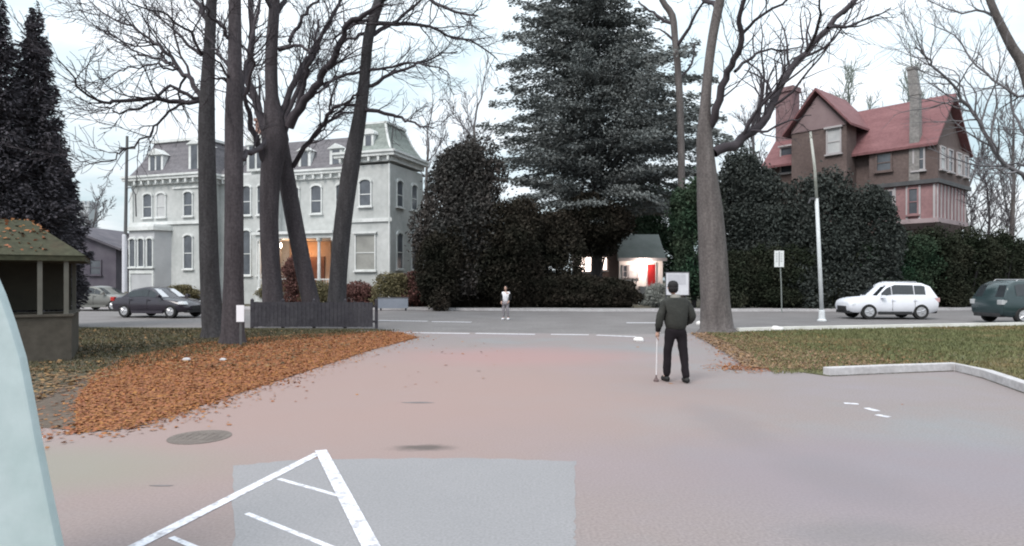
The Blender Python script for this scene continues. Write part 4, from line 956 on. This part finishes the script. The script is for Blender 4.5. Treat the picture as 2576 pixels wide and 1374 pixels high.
# utility pole left of the mansion with cable, and the cable on the far right
YU = 45
UP = empty('utility_pole', (UX(312, YU), YU, 0), 0, 'thin dark utility pole with a pale lower sleeve, left of the mansion', 'utility pole')
part('shaft', MB().tube([(0, 0, 0), (.1, 0, 6), (.2, 0, 11.8)], [.13, .11, .09], 10), mat('pole_wood', (.08, .08, .085), (.13, .13, .13), 1, .9, stretch=(4, 4, .5)), UP)
part('sleeve', MB().lathe([(.15, .1), (.17, .2), (.16, 4.9), (.14, 5.0)], (.03, 0, 0), 12), mat('pale_sleeve', (.48, .48, .52), (.58, .58, .62), 1, .6), UP)
part('crossarm', MB().box(-.35, .75, -.05, .05, 10.9, 11.02), MATS['pole_wood'], UP)
part('bracket', MB().tube([(.15, -.05, 8.2), (.6, -.2, 8.2), (.95, -.3, 7.7), (1.0, -.3, 6.2)], .045, 8), m_dark, UP)
def cable(a, b, sag, r, label):
    a = Vector(a); b = Vector(b); n = 24
    P = [a.lerp(b, i/n)-Vector((0, 0, sag*4*(i/n)*(1-i/n))) for i in range(n+1)]
    o = MB().tube([p-a for p in P], r, 5).build('cable', m_dark); o.location = a
    return tag(o, label, 'cable')
cable(at(2386, 320, 44), at(2800, 322, 44), .15, .03, 'dark overhead cable running right from the red roofed house')
# white notice board behind the man's head
NB = empty('notice_board', (UX(1700, 39), 39, 0), 0, 'square white board on two posts behind the walking man\'s head', 'notice board')
z1 = CH+(V0-686)*39/F; z0 = CH-(742-V0)*39/F
part('panel', MB().box(-.62, .74, -.03, .03, z0, z1), mat('board_white', (.50, .50, .54), (.62, .62, .65), 2, .5), NB)
part('frame', MB().box(-.65, -.62, -.05, .05, z0-.03, z1+.03).box(.74, .78, -.05, .05, z0-.03, z1+.03).box(-.62, .74, -.05, .05, z1, z1+.04).box(-.62, .74, -.05, .05, z0-.03, z0), m_dark, NB)
part('notice', MB().box(-.5, .56, -.036, -.0305, z0+.62, z1-.12), mat('notice_grey', (.40, .40, .44), (.5, .5, .53), 3, .6), NB)
for x in (-.6, .6): part('post', MB().box(x-.04, x+.04, .051, .13, 0, z0+.2), m_dark, NB)
# shelter on the left: leaf covered roof, thin posts, low solid wall
YG = 14.6
GZ = empty('garden_shelter', (-11.05, 14.2, 0), R(31), 'small dark shelter with a mossy leaf strewn roof, left of the lawn', 'shelter')
gw = mat('shelter_wood', (.045, .040, .032), (.080, .070, .058), .8, .9, .2, fine=(7, .15))
moss = mat('mossy_roof', (.035, .038, .024), (.055, .036, .024), .7, .95, .4, c3=(.045, .045, .028), fine=(9, .25))
gx0, gx1 = -2.2, 1.22
rf = part('roof', MB().frustum((gx0-.3, gx1+.25, -.35, 2.75), 2.36, (gx0+.9, gx1-.9, .9, 1.5), 3.2).box(gx0-.28, gx1+.23, -.33, 2.73, 2.24, 2.359), moss, GZ)
P = np.stack([rng.uniform(gx0-.2, gx1-.5, 350), rng.uniform(-.3, 1.3, 350)], 1)
def roofz(p): return 2.37+.84*np.clip(np.minimum.reduce([(p[:, 0]-gx0+.3)/1.2, (gx1+.25-p[:, 0])/1.15, (p[:, 1]+.35)/1.25]), 0, 1)
o = cards('roof_leaves', np.concatenate([P, (roofz(P)+.012)[:, None]], 1), .05, litter, rf, aspect=.6, flat=.7, rng=rng)
pm = mat('shelter_post', (.085, .082, .070), (.13, .125, .11), 1, .8)
for (x, y) in ((1.1, -.2), (.62, -.2), (-.3, -.2), (-1.4, -.2), (1.1, 2.6), (-1.4, 2.6)):
    part('post', MB().box(x-.045, x+.045, y-.045, y+.045, 1.0, 2.24), pm, GZ)
part('low_wall', MB().box(gx0, 1.2, -.26, -.12, 0, 1.0).box(1.06, 1.2, -.119, 2.65, 0, 1.0).box(gx0, 1.05, 2.5, 2.64, 0, 1.0), gw, GZ)
part('wall_cap', MB().box(gx0, 1.24, -.30, -.08, 1.001, 1.05).box(1.02, 1.24, -.079, 2.69, 1.001, 1.05), gw, GZ)
part('back_wall', MB().box(gx0, 1.04, 2.52, 2.58, 1.05, 2.24), mat('shelter_dark', (.03, .028, .022), (.05, .045, .035), 1, .9), GZ)
part('bench', MB().box(-1.8, .9, 2.0, 2.45, .42, .48).box(-1.7, -1.6, 2.1, 2.4, 0, .42).box(.7, .8, 2.1, 2.4, 0, .42), gw, GZ)
# pale aqua battered wall end close to the camera on the left
YW = 3.4
teal = mat('aqua_paint', (.30, .38, .38), (.42, .49, .50), 1.6, .55, .05, fine=(5, .05))
def wp(u, v, Y=YW): q = at(u, v, Y); return (q.x, q.z)
prof = [wp(-500, 610), wp(-80, 635), wp(-30, 680), wp(-4, 740), wp(22, 815), wp(48, 900), wp(68, 1000), wp(86, 1100), wp(114, 1240), wp(142, 1374), wp(160, 1470), wp(168, 1560), (wp(168, 1560)[0], -.02), (wp(-500, 0)[0], -.02)]
o = MB().prism(prof, YW, YW+.06).build('wall_end', teal, bevel=.015); tag(o, 'pale aqua painted wall end flaring towards the ground at the left edge', 'wall')

# ================================================================ cars
def evald(o):
    dg = bpy.context.evaluated_depsgraph_get(); dg.update()
    return bpy.data.meshes.new_from_object(o.evaluated_get(dg))
tyre = mat('tyre', (.015, .015, .016), (.03, .03, .03), 8, .85); rimm = mat('rim', (.45, .45, .47), (.6, .6, .62), 5, .35, metal=.6)
blackp = mat('black_plastic', (.02, .02, .022), (.035, .035, .037), 6, .6); cglass = mat('car_glass', (.015, .018, .022), (.04, .045, .05), 1, .06, spec=.7)
headl = mat('headlamp', (.6, .62, .65), (.75, .77, .8), 8, .15); taill = mat('taillamp', (.35, .02, .02), (.45, .04, .03), 8, .25)
def car(name, X, Y, rz, label, paintm, L=4.5, W=1.84, H=1.68, sedan=False, wind=None, tl=None):
    root = empty(name, (X, Y, 0), rz, label, 'car')
    h = W/2; a = L/2
    if sedan: st = [(-a, .52, .80, .78), (-a+.08, .36, .96, .88), (-a+.5, .26, 1.03, .97), (-.9, .24, .98, 1), (.3, .24, .96, 1), (a-1.35, .25, .94, .99), (a-.6, .27, .84, .95), (a-.15, .32, .70, .86), (a, .42, .58, .74)]
    else: st = [(-a, .52, .92, .80), (-a+.06, .38, 1.06, .90), (-a+.4, .28, 1.12, .97), (-.8, .26, 1.08, 1), (.4, .26, 1.05, 1), (a-1.3, .27, 1.05, .99), (a-.6, .29, 1.0, .96), (a-.2, .32, .92, .89), (a-.04, .38, .82, .82), (a, .46, .72, .76)]
    vs = []; fs = []
    for (x, zb, zt, w_) in st:
        y = h*w_; half = [(0, zb), (y*.86, zb), (y*.96, zb+.10), (y, zb+(zt-zb)*.45), (y*.985, zb+(zt-zb)*.7), (y*.93, zt-.05), (y*.84, zt), (0, zt+.035)]
        ring = half+[(-p[0], p[1]) for p in reversed(half[1:-1])]
        vs += [(x, p[0], p[1]) for p in ring]; n = len(ring)
    for i in range(len(st)-1):
        for k in range(n): fs.append((i*n+k, i*n+(k+1) % n, i*n+n+(k+1) % n, i*n+n+k))
    fs += [tuple(range(n)), tuple(range((len(st)-1)*n, len(st)*n))]
    body = MB().add(vs, fs).build('body', paintm, root)
    wr = .355 if not sedan else .325; wx = (a-.86, -a+.88)
    cut = MB()
    for x in wx:
        for s in (-1, 1): cut.lathe([(wr+.065, -.16), (wr+.065, .16)], (x, s*(h-.10), wr), 28, 'y')
    co = cut.build('cut', blackp)
    bo = body.modifiers.new('b', 'BOOLEAN'); bo.operation = 'DIFFERENCE'; bo.object = co; bo.solver = 'EXACT'
    me = evald(body); body.modifiers.clear(); body.data = me; bpy.data.objects.remove(co)
    me.materials.clear(); me.materials.append(paintm); me.materials.append(blackp)
    for p_ in me.polygons:
        if any(all(math.hypot(me.vertices[q].co.x-x, me.vertices[q].co.z-wr) < wr+.075 for q in p_.vertices) for x in wx): p_.material_index = 1
    try: me.set_sharp_from_angle(angle=R(38))
    except Exception: pass
    me.polygons.foreach_set('use_smooth', [True]*len(me.polygons))
    # cabin
    if sedan: gs = [(a-1.35, 0), (a-1.95, .78), (a-2.35, 1.0), (-.3, 1.0), (-1.0, .78), (-a+.55, 0)]
    else: gs = [(a-1.22, 0), (a-1.72, .74), (a-2.05, .97), (0, 1.0), (-a+.75, .96), (-a+.36, .72), (-a+.10, 0)]
    zbelt = .94 if sedan else 1.03
    def gh(x, s, side):
        fr = float(np.interp(-x, [-g_[0] for g_ in gs], [g_[1] for g_ in gs])); zr = zbelt+(H-zbelt)*fr
        y = h*(.91-.19*s*fr); return Vector((x, side*y, zbelt-.04+(zr-zbelt+.04)*s))
    xs = sorted(set([g_[0] for g_ in gs]+[g_[0]*.5+g2[0]*.5 for g_, g2 in zip(gs, gs[1:])]))
    vs = []; fs = []
    for x in xs:
        ring = [gh(x, s, 1) for s in (0, .5, .88)]+[gh(x, 1, 1)*1.0]
        ring[-1] = Vector((x, ring[-1].y*.93, ring[-1].z+.005)); top = Vector((x, 0, ring[-1].z+.03))
        rg2 = ring+[top]+[Vector((p.x, -p.y, p.z)) for p in reversed(ring)]
        vs += rg2; n = len(rg2)
    for i in range(len(xs)-1):
        for k in range(n): fs.append((i*n+k, i*n+(k+1) % n, i*n+n+(k+1) % n, i*n+n+k))
    fs += [tuple(range(n)), tuple(range((len(xs)-1)*n, len(xs)*n))]
    cb = MB().add(vs, fs).build('cabin', paintm, root, smooth=True)
    try: cb.data.set_sharp_from_angle(angle=R(40))
    except Exception: pass
    # side glass
    sp = [(a-1.36, a-2.02+.2), ] if False else None
    xf = a-1.62 if sedan else a-1.42; xr = -a+1.05 if sedan else -a+.62
    cuts = [xf, .12, -.9 if not sedan else xr+.0, xr] if not sedan else [xf, -.0, xr]
    for s in (-1, 1):
        for x0, x1 in zip(cuts, cuts[1:]):
            if abs(x0-x1) < .1: continue
            m = MB(); q = []
            xs2 = np.linspace(x0-.02, x1+.02, 7)
            hi = .86 if abs(x1-xr) > .01 else .84
            for x in xs2:
                p0 = gh(x, .24, s); p1 = gh(x, hi, s); e = Vector((0, s*.014, 0)); q += [p0+e, p1+e]
            f = [(2*i, 2*i+1, 2*i+3, 2*i+2) for i in range(6)]
            m.add(q, f).build('window', cglass, root, recalc=True)
        # door seams + handles
        for x in ((.14, -.88) if not sedan else (.02, -1.0)): MB().box(x-.006, x+.006, s*h*.985, s*(h+.002), .40, .93).build('door_seam', blackp, root)
        for x in (-.0, -1.0): MB().box(x+.02, x+.18, s*(h*.985), s*(h+.012), .86, .89).build('door_handle', paintm, root)
        mr_ = MB().frustum((a-1.55, a-1.37, s*(h*.93), s*(h+.16)), .98, (a-1.53, a-1.39, s*(h*.95), s*(h+.14)), 1.12); mr_.build('mirror', paintm, root, bevel=.02)
        MB().frustum((a-.50, a-.10, s*h*.60, s*h*.90), .66, (a-.50, a-.2, s*h*.62, s*h*.88), .80).build('headlight', headl, root, bevel=.02)
        MB().box(-a-.005, -a+.22, s*h*.62, s*h*.90, .80, 1.0).build('taillight', tl or taill, root, bevel=.02)
        MB().box(-a+.95+.36, a-1.28, s*(h*.93), s*(h+.004), .22, .36).build('sill', blackp if not sedan else paintm, root)
    # wind screens
    def screen(xb, xt, sb, st_, m_):
        m = MB(); q = []
        for k in range(7):
            x = xb+(xt-xb)*k/6; t = gh(x, 1, 1); y = t.y*.90
            q += [Vector((x, -y, t.z+.022)), Vector((x, y, t.z+.022))]
        m.add(q, [(2*i, 2*i+1, 2*i+3, 2*i+2) for i in range(6)]).build('windscreen', m_, root)
    if sedan: screen(a-1.42, a-2.02, 0, 0, wind or cglass); screen(-a+.62, -1.1, 0, 0, cglass)
    else: screen(a-1.27, a-1.76, 0, 0, wind or cglass); screen(-a+.13, -a+.36, 0, 0, cglass)
    MB().box(a-.12, a+.012, -h*.5, h*.5, .40, .60).build('grille', blackp, root, bevel=.01)
    MB().box(a-.3, a-.02, -h*.72, h*.72, .26, .40).build('front_bumper', blackp, root, bevel=.03)
    MB().box(-a+.02, -a+.3, -h*.72, h*.72, .28, .44).build('rear_bumper', blackp, root, bevel=.03)
    if not sedan:
        for s in (-1, 1): MB().tube([(a-2.1, s*h*.60, H-.02), (a-2.2, s*h*.60, H+.045), (-a+.95, s*h*.60, H+.045), (-a+.85, s*h*.60, H-.03)], .014, 6).build('roof_rail', rimm, root)
    for x in wx:
        for s in (-1, 1):
            e = empty('wheel', (x, s*(h-.115), wr)); e.parent = root
            MB().lathe([(wr*.6, -.1), (wr*.93, -.11), (wr, -.07), (wr, .07), (wr*.93, .11), (wr*.6, .1)], n=28, axis='y').build('tyre', tyre, e, smooth=False)
            rm = MB().lathe([(.05, s*.085), (.07, s*.10), (.05, s*.11)], n=12, axis='y')
            rm.lathe([(wr*.58, s*.02), (wr*.62, s*.02), (wr*.62, s*.105), (wr*.58, s*.105)], n=24, axis='y')
            for k in range(5):
                an = 2*math.pi*k/5; c_, s_ = math.cos(an), math.sin(an)
                rm.tube([(c_*.04, s*.095, s_*.04), (c_*wr*.6, s*.085, s_*wr*.6)], [.045, .035], 6)
            rm.build('rim', rimm, e)
    return root
carw = mat('car_white', (.70, .71, .76), (.75, .76, .81), 1, .3, spec=.5); card_ = mat('car_dark', (.022, .018, .028), (.03, .025, .035), 1, .2, spec=.6)
carg = mat('car_green', (.018, .034, .036), (.026, .045, .05), 1, .25, spec=.6); carl = mat('car_silver', (.13, .13, .12), (.17, .17, .16), 1, .3, metal=.2, spec=.5)
skyref = mat('car_glass_painted_sky', (.42, .43, .46), (.52, .53, .56), 1, .15, spec=.7)  # sky reflection in the windscreen, painted as a pale base colour
car('parked_car', UX(2226, 31.0), 31.0, math.pi-R(2), 'white sport utility car on the street in front of the tall dark hedge', carw, L=4.1, H=1.70, W=1.8, tl=mat('tail_clear', (.5, .3, .3), (.6, .4, .4), 5, .3))
car('parked_car', UX(2482, 27.8)+2.25, 27.8, R(4), 'dark green sport utility car cut off by the right edge of the photo', carg, L=4.9, H=1.80, W=1.92, tl=mat('tail_pale', (.32, .33, .34), (.42, .43, .44), 5, .3))
car('parked_car', UX(404, 32.2), 32.2, R(-14), 'dark sedan with a pale windscreen in front of the mansion, left of the bare trunks', card_, L=4.4, H=1.48, sedan=True, wind=skyref)
car('parked_car', UX(262, 39.5), 39.5, R(-8), 'dull grey sedan partly hidden, left of the dark sedan', carl, L=4.3, H=1.45, sedan=True)

# ================================================================ people
def skin(name, verts, edges, rad, m, parent=None, levels=2, root=0, noise=0.0, seed=0):
    me = bpy.data.meshes.new(name); me.from_pydata(verts, edges, [])
    o = bpy.data.objects.new(name, me); COL.objects.link(o)
    md = o.modifiers.new('s', 'SKIN'); md.use_smooth_shade = True
    for i, v in enumerate(me.skin_vertices[0].data):
        r = rad[i]; v.radius = (r, r) if not hasattr(r, '__len__') else r; v.use_root = (i == root)
    sb = o.modifiers.new('u', 'SUBSURF'); sb.levels = levels; sb.render_levels = levels
    m2 = evald(o); bpy.data.objects.remove(o)
    if noise:
        from mathutils import noise as N
        m2.update()
        for v in m2.vertices:
            q = v.co*Vector((9, 9, 5)); d_ = N.fractal(q+Vector((seed, 0, 0)), .7, 2, 3)
            v.co += v.normal*d_*noise
    return link(name, m2, m, parent, True)
skinm = mat('skin', (.42, .26, .20), (.48, .31, .25), 8, .6); hair = mat('black_hair', (.006, .006, .007), (.015, .013, .014), 20, .7)
jack = mat('jacket', (.020, .021, .019), (.034, .035, .031), 5, .85, .2, fine=(30, .1)); trou = mat('trousers', (.006, .004, .006), (.011, .008, .011), 5, .9)
cuff = mat('dark_sleeve', (.006, .005, .006), (.010, .010, .010), 8, .9); shoe = mat('shoe', (.01, .01, .01), (.02, .02, .02), 9, .6)
def hand(parent, wrist, dirv, side, curl=.5):
    """palm with five separate fingers hanging along dirv; returns the mesh"""
    d_ = Vector(dirv).normalized(); up = Vector((0, 1, 0)); sd = d_.cross(up).normalized(); up = sd.cross(d_).normalized()
    mb = MB(); w0 = Vector(wrist); pe = w0+d_*.095
    vs = [tuple(w0-d_*.02), tuple(w0+d_*.03), tuple(w0+d_*.07), tuple(pe)]
    mb.tube([w0-d_*.03, w0+d_*.01, w0+d_*.05, pe, pe+d_*.006], [.024, .028, .036, .034, .02], 10)
    for k in range(4):
        off = (k-1.5)*.019; Lk = [.066, .075, .070, .055][k]
        p0 = pe+up*off-d_*.01; c = -sd*side*curl
        p1 = p0+d_*Lk*.45+c*.012; p2 = p1+d_*Lk*.34+c*.024; p3 = p2+d_*Lk*.2+c*.026
        mb.tube([p0, p1, p2, p3], [.0095, .009, .008, .006], 7)
    t0 = w0+d_*.035+up*.028; mb.tube([t0, t0+up*.022+d_*.025, t0+up*.026+d_*.055-sd*side*.012, t0+up*.020+d_*.075-sd*side*.02], [.012, .011, .009, .007], 7)
    return mb
def head(mb, c, r=.1, fy=1):
    """skull with jaw, nose, ears, eyes; face looks towards fy*y"""
    bm = bmesh.new(); bmesh.ops.create_uvsphere(bm, u_segments=24, v_segments=16, radius=1)
    for v in bm.verts:
        x, y, z = v.co; y *= fy
        w_ = 1-.22*max(0, -z)**1.2; v.co = Vector((x*.076*w_, fy*(y*.096*(1-.10*max(0, -z)) + (.012 if z < -.3 and y > 0 else 0)), z*.118))
        if y > .75 and abs(x) < .22 and -.35 < z < .1: v.co.y += fy*.018*(1-abs(x)/.22)
        if y > .6 and abs(abs(x)-.38) < .16 and 0 < z < .25: v.co.y -= fy*.009
    vs = [tuple(v.co+Vector(c)) for v in bm.verts]; fs = [tuple(v.index for v in f.verts) for f in bm.faces]; bm.free()
    mb.add(vs, fs)
    for s in (-1, 1): mb.lathe([(.004, -.006), (.02, -.004), (.024, .006), (.012, .012)], (c[0]+s*.078, c[1], c[2]-.005), 8, 'y')
    return mb
# the walking man, seen from behind
man_p = gnd(1698, 962)
MN = empty('person', (man_p.x, man_p.y, 0), R(4), 'man in dark olive jacket, black trousers and cap walking away with a stick', 'person')
J = dict(pel=(0, 0, .95), wst=(0, -.01, 1.10), chs=(.0, -.02, 1.30), nck=(.0, .0, 1.50), hd=(-.035, .03, 1.56),
         sL=(-.19, -.01, 1.395), eL=(-.285, -.01, 1.13), wL=(-.30, .05, .90), sR=(.19, -.01, 1.395), eR=(.305, -.05, 1.16), wR=(.25, .14, 1.03),
         hL=(-.10, 0, .90), kL=(-.13, .05, .50), aL=(-.125, .10, .10), tL=(-.14, .27, .045), hR=(.10, 0, .90), kR=(.145, -.01, .50), aR=(.165, -.10, .10), tR=(.18, .08, .04))
ks = list(J); ix = {k: i for i, k in enumerate(ks)}
E = [('pel', 'wst'), ('wst', 'chs'), ('chs', 'nck'), ('nck', 'hd'), ('chs', 'sL'), ('sL', 'eL'), ('eL', 'wL'), ('chs', 'sR'), ('sR', 'eR'), ('eR', 'wR'), ('pel', 'hL'), ('hL', 'kL'), ('kL', 'aL'), ('aL', 'tL'), ('pel', 'hR'), ('hR', 'kR'), ('kR', 'aR'), ('aR', 'tR')]
rad = dict(pel=(.14, .11), wst=(.13, .10), chs=(.15, .11), nck=.055, hd=.055, sL=.055, eL=.042, wL=.028, sR=.055, eR=.042, wR=.028, hL=.08, kL=.055, aL=.04, tL=.035, hR=.08, kR=.055, aR=.04, tR=.035)
def merge(par, name, m, mbs, base):
    me = base.data; bm = bmesh.new(); bm.from_mesh(me)
    for mb in mbs:
        nv = [bm.verts.new(v) for v in mb.v]
        for f in mb.f:
            try: bm.faces.new([nv[i] for i in f]).smooth = True
            except ValueError: pass
    bm.to_mesh(me); bm.free()
def person_body(par, J, rad, E, fy=1, hc=None):
    ks = list(J); ix = {k: i for i, k in enumerate(ks)}
    b = skin('body', [J[k] for k in ks], [(ix[a_], ix[b_]) for a_, b_ in E], [rad[k] for k in ks], skinm, par, 2)
    hm = head(MB(), hc or (J['hd'][0], J['hd'][1]+.0, J['hd'][2]+.11), fy=fy)
    hl_ = hand(par, J['wL'], Vector(J['wL'])-Vector(J['eL']), -1); hr_ = hand(par, J['wR'], Vector(J['wR'])-Vector(J['eR']), 1)
    merge(par, 'body', skinm, [hm, hl_, hr_], b); return b
bd_ = person_body(MN, J, rad, E, 1)
def clothing(name, keys, extra, edges, rr, m, par, noise=.012, J=J, seed=0, root=0):
    P_ = dict(J); P_.update(extra); ixx = {k: i for i, k in enumerate(keys)}
    return skin(name, [P_[k] for k in keys], [(ixx[a_], ixx[b_]) for a_, b_ in edges], [rr[k] for k in keys], m, par, 2, root, noise, seed)
jk = clothing('jacket', ['hem', 'wst', 'chs', 'col', 'sL', 'eL', 'fL', 'sR', 'eR', 'fR'], dict(hem=(0, -.01, .89), wst=(0, -.015, 1.08), col=(0, 0, 1.49), fL=(-.30, .045, .945), fR=(.255, .11, 1.05)),
    [('hem', 'wst'), ('wst', 'chs'), ('chs', 'col'), ('chs', 'sL'), ('sL', 'eL'), ('eL', 'fL'), ('chs', 'sR'), ('sR', 'eR'), ('eR', 'fR')],
    dict(hem=(.205, .17), wst=(.225, .17), chs=(.225, .165), col=.085, sL=.098, eL=.078, fL=.066, sR=.098, eR=.080, fR=.066), jack, MN)
for k, a_, b_ in (('L', Vector((-.295, .03, 1.0)), Vector(J['wL'])), ('R', Vector((.265, .06, 1.09)), Vector(J['wR']))):
    MB().tube([a_, a_.lerp(b_, .5), b_], [.056, .05, .042], 12).build('cuff', cuff, MN, smooth=True)
part('collar', MB().lathe([(.075, 1.49), (.088, 1.50), (.084, 1.55), (.070, 1.555), (.066, 1.50)], (0, .0, 0), 18), mat('collar', (.22, .21, .19), (.28, .27, .25), 9, .8), MN)
tr = clothing('trousers', ['pel', 'hL', 'kL', 'aL', 'hR', 'kR', 'aR', 'top'], dict(top=(0, -.01, 1.03), aL=(-.125, .095, .075), aR=(.165, -.095, .07), hL=(-.10, 0, .86), hR=(.10, 0, .86)),
    [('pel', 'top'), ('pel', 'hL'), ('hL', 'kL'), ('kL', 'aL'), ('pel', 'hR'), ('hR', 'kR'), ('kR', 'aR')],
    dict(pel=(.175, .14), hL=.108, kL=.078, aL=.066, hR=.108, kR=.078, aR=.066, top=(.17, .135)), trou, MN, seed=5)
for k, s in (('L', -1), ('R', 1)):
    ay = J['a'+k]; ty = J['t'+k]
    MB().tube([(ay[0], ay[1]-.075, .05), (ay[0], ay[1]-.03, .058), ((ay[0]+ty[0])/2, (ay[1]+ty[1])/2, .052), (ty[0], ty[1]-.01, .042), (ty[0], ty[1]+.04, .032)], [.035, .048, .05, .048, .02], 12).build('shoe', shoe, MN, smooth=True)
cap = MB(); hc = (J['hd'][0], J['hd'][1], J['hd'][2]+.11)
cap.lathe([(.088, .0), (.094, .03), (.092, .07), (.07, .115), (.03, .135), (.004, .137)], (hc[0], hc[1]-.005, hc[2]-.005), 22)
cap.box(hc[0]-.06, hc[0]+.06, hc[1]+.07, hc[1]+.17, hc[2]+.012, hc[2]+.024)
cap.build('cap', hair, MN, smooth=True)
MB().lathe([(.06, -.075), (.084, -.04), (.09, .0), (.088, .02)], (hc[0], hc[1]-.012, hc[2]-.01), 20).build('hair', hair, MN, smooth=True)
# his stick, held in the left hand
wl_ = Matrix.Translation((man_p.x, man_p.y, 0)) @ Matrix.Rotation(R(4), 4, 'Z') @ (Vector(J['wL'])+(Vector(J['wL'])-Vector(J['eL'])).normalized()*.09)
ST = empty('stick', (wl_.x-.01, wl_.y+.04, 0), 0, 'thin pale stick with a dark foot held in the walking man\'s left hand', 'stick')
part('shaft', MB().tube([(0, 0, .05), (0.012, -.03, wl_.z+.1)], .009, 8), mat('stick_pale', (.62, .60, .62), (.72, .70, .72), 5, .5), ST)
part('foot', MB().lathe([(.045, .0), (.048, .03), (.03, .05), (.014, .08), (.012, .12)], (0, 0, .0), 14), mat('stick_foot', (.09, .06, .06), (.14, .10, .10), 5, .7), ST)
part('grip', MB().tube([(0.012, -.03, wl_.z-.02), (.013, -.033, wl_.z+.12)], .015, 8), cuff, ST)

# far pedestrian at the kerb, towards the camera, leaning slightly
pp = gnd(1271, 804)
PD = empty('person', (pp.x, pp.y, -.01), R(-20), 'distant pedestrian in white top, dark sleeves and white shoes before the hedge', 'person')
PD.scale = (.92, .92, .92)
J2 = dict(pel=(0, 0, .90), wst=(.01, -.02, 1.05), chs=(.03, -.06, 1.25), nck=(.045, -.09, 1.42), hd=(.05, -.11, 1.47),
          sL=(-.12, -.07, 1.35), eL=(-.19, -.05, 1.08), wL=(-.16, -.17, .90), sR=(.20, -.06, 1.35), eR=(.27, -.02, 1.10), wR=(.22, -.15, .93),
          hL=(-.09, 0, .85), kL=(-.10, -.06, .47), aL=(-.11, .0, .10), tL=(-.12, -.16, .045), hR=(.09, 0, .85), kR=(.10, -.02, .47), aR=(.12, .08, .10), tR=(.13, -.07, .045))
person_body(PD, J2, rad, E, -1)
clothing('top', ['hem', 'wst', 'chs', 'col', 'sL', 'eL', 'sR', 'eR'], dict(hem=(0, 0, .86), col=(.045, -.085, 1.40)), [('hem', 'wst'), ('wst', 'chs'), ('chs', 'col'), ('chs', 'sL'), ('sL', 'eL'), ('chs', 'sR'), ('sR', 'eR')],
    dict(hem=(.17, .13), wst=(.165, .13), chs=(.17, .13), col=.07, sL=.07, eL=.055, sR=.07, eR=.055), mat('white_cloth', (.74, .74, .78), (.82, .82, .86), 5, .85), PD, .008, J2)
clothing('sleeve', ['sL', 'eL', 'wL'], dict(sL=(-.155, -.065, 1.34), wL=(-.165, -.16, .93)), [('sL', 'eL'), ('eL', 'wL')], dict(sL=.085, eL=.075, wL=.055), cuff, PD, .004, J2)
clothing('sleeve', ['sR', 'eR', 'wR'], dict(sR=(.23, -.055, 1.34), wR=(.222, -.14, .95)), [('sR', 'eR'), ('eR', 'wR')], dict(sR=.085, eR=.075, wR=.055), cuff, PD, .004, J2)
clothing('trousers', ['pel', 'hL', 'kL', 'aL', 'hR', 'kR', 'aR'], dict(aL=(-.11, 0, .12), aR=(.12, .08, .12)), [('pel', 'hL'), ('hL', 'kL'), ('kL', 'aL'), ('pel', 'hR'), ('hR', 'kR'), ('kR', 'aR')],
    dict(pel=(.15, .12), hL=.10, kL=.075, aL=.065, hR=.10, kR=.075, aR=.065), mat('grey_trousers', (.20, .185, .20), (.28, .26, .28), 5, .9), PD, .006, J2)
for k in 'LR':
    ay = J2['a'+k]; ty = J2['t'+k]
    MB().tube([(ay[0], ay[1]+.07, .05), (ay[0], ay[1]+.02, .058), (ty[0], ty[1]+.03, .045), (ty[0], ty[1]-.05, .032)], [.04, .052, .05, .025], 12).build('shoe', MATS['white_cloth'], PD, smooth=True)
h2 = (J2['hd'][0], J2['hd'][1]+.015, J2['hd'][2]+.115)
MB().lathe([(.07, -.09), (.088, -.04), (.092, .02), (.088, .06), (.06, .105), (.004, .12)], h2, 18).build('hair', hair, PD, smooth=True)
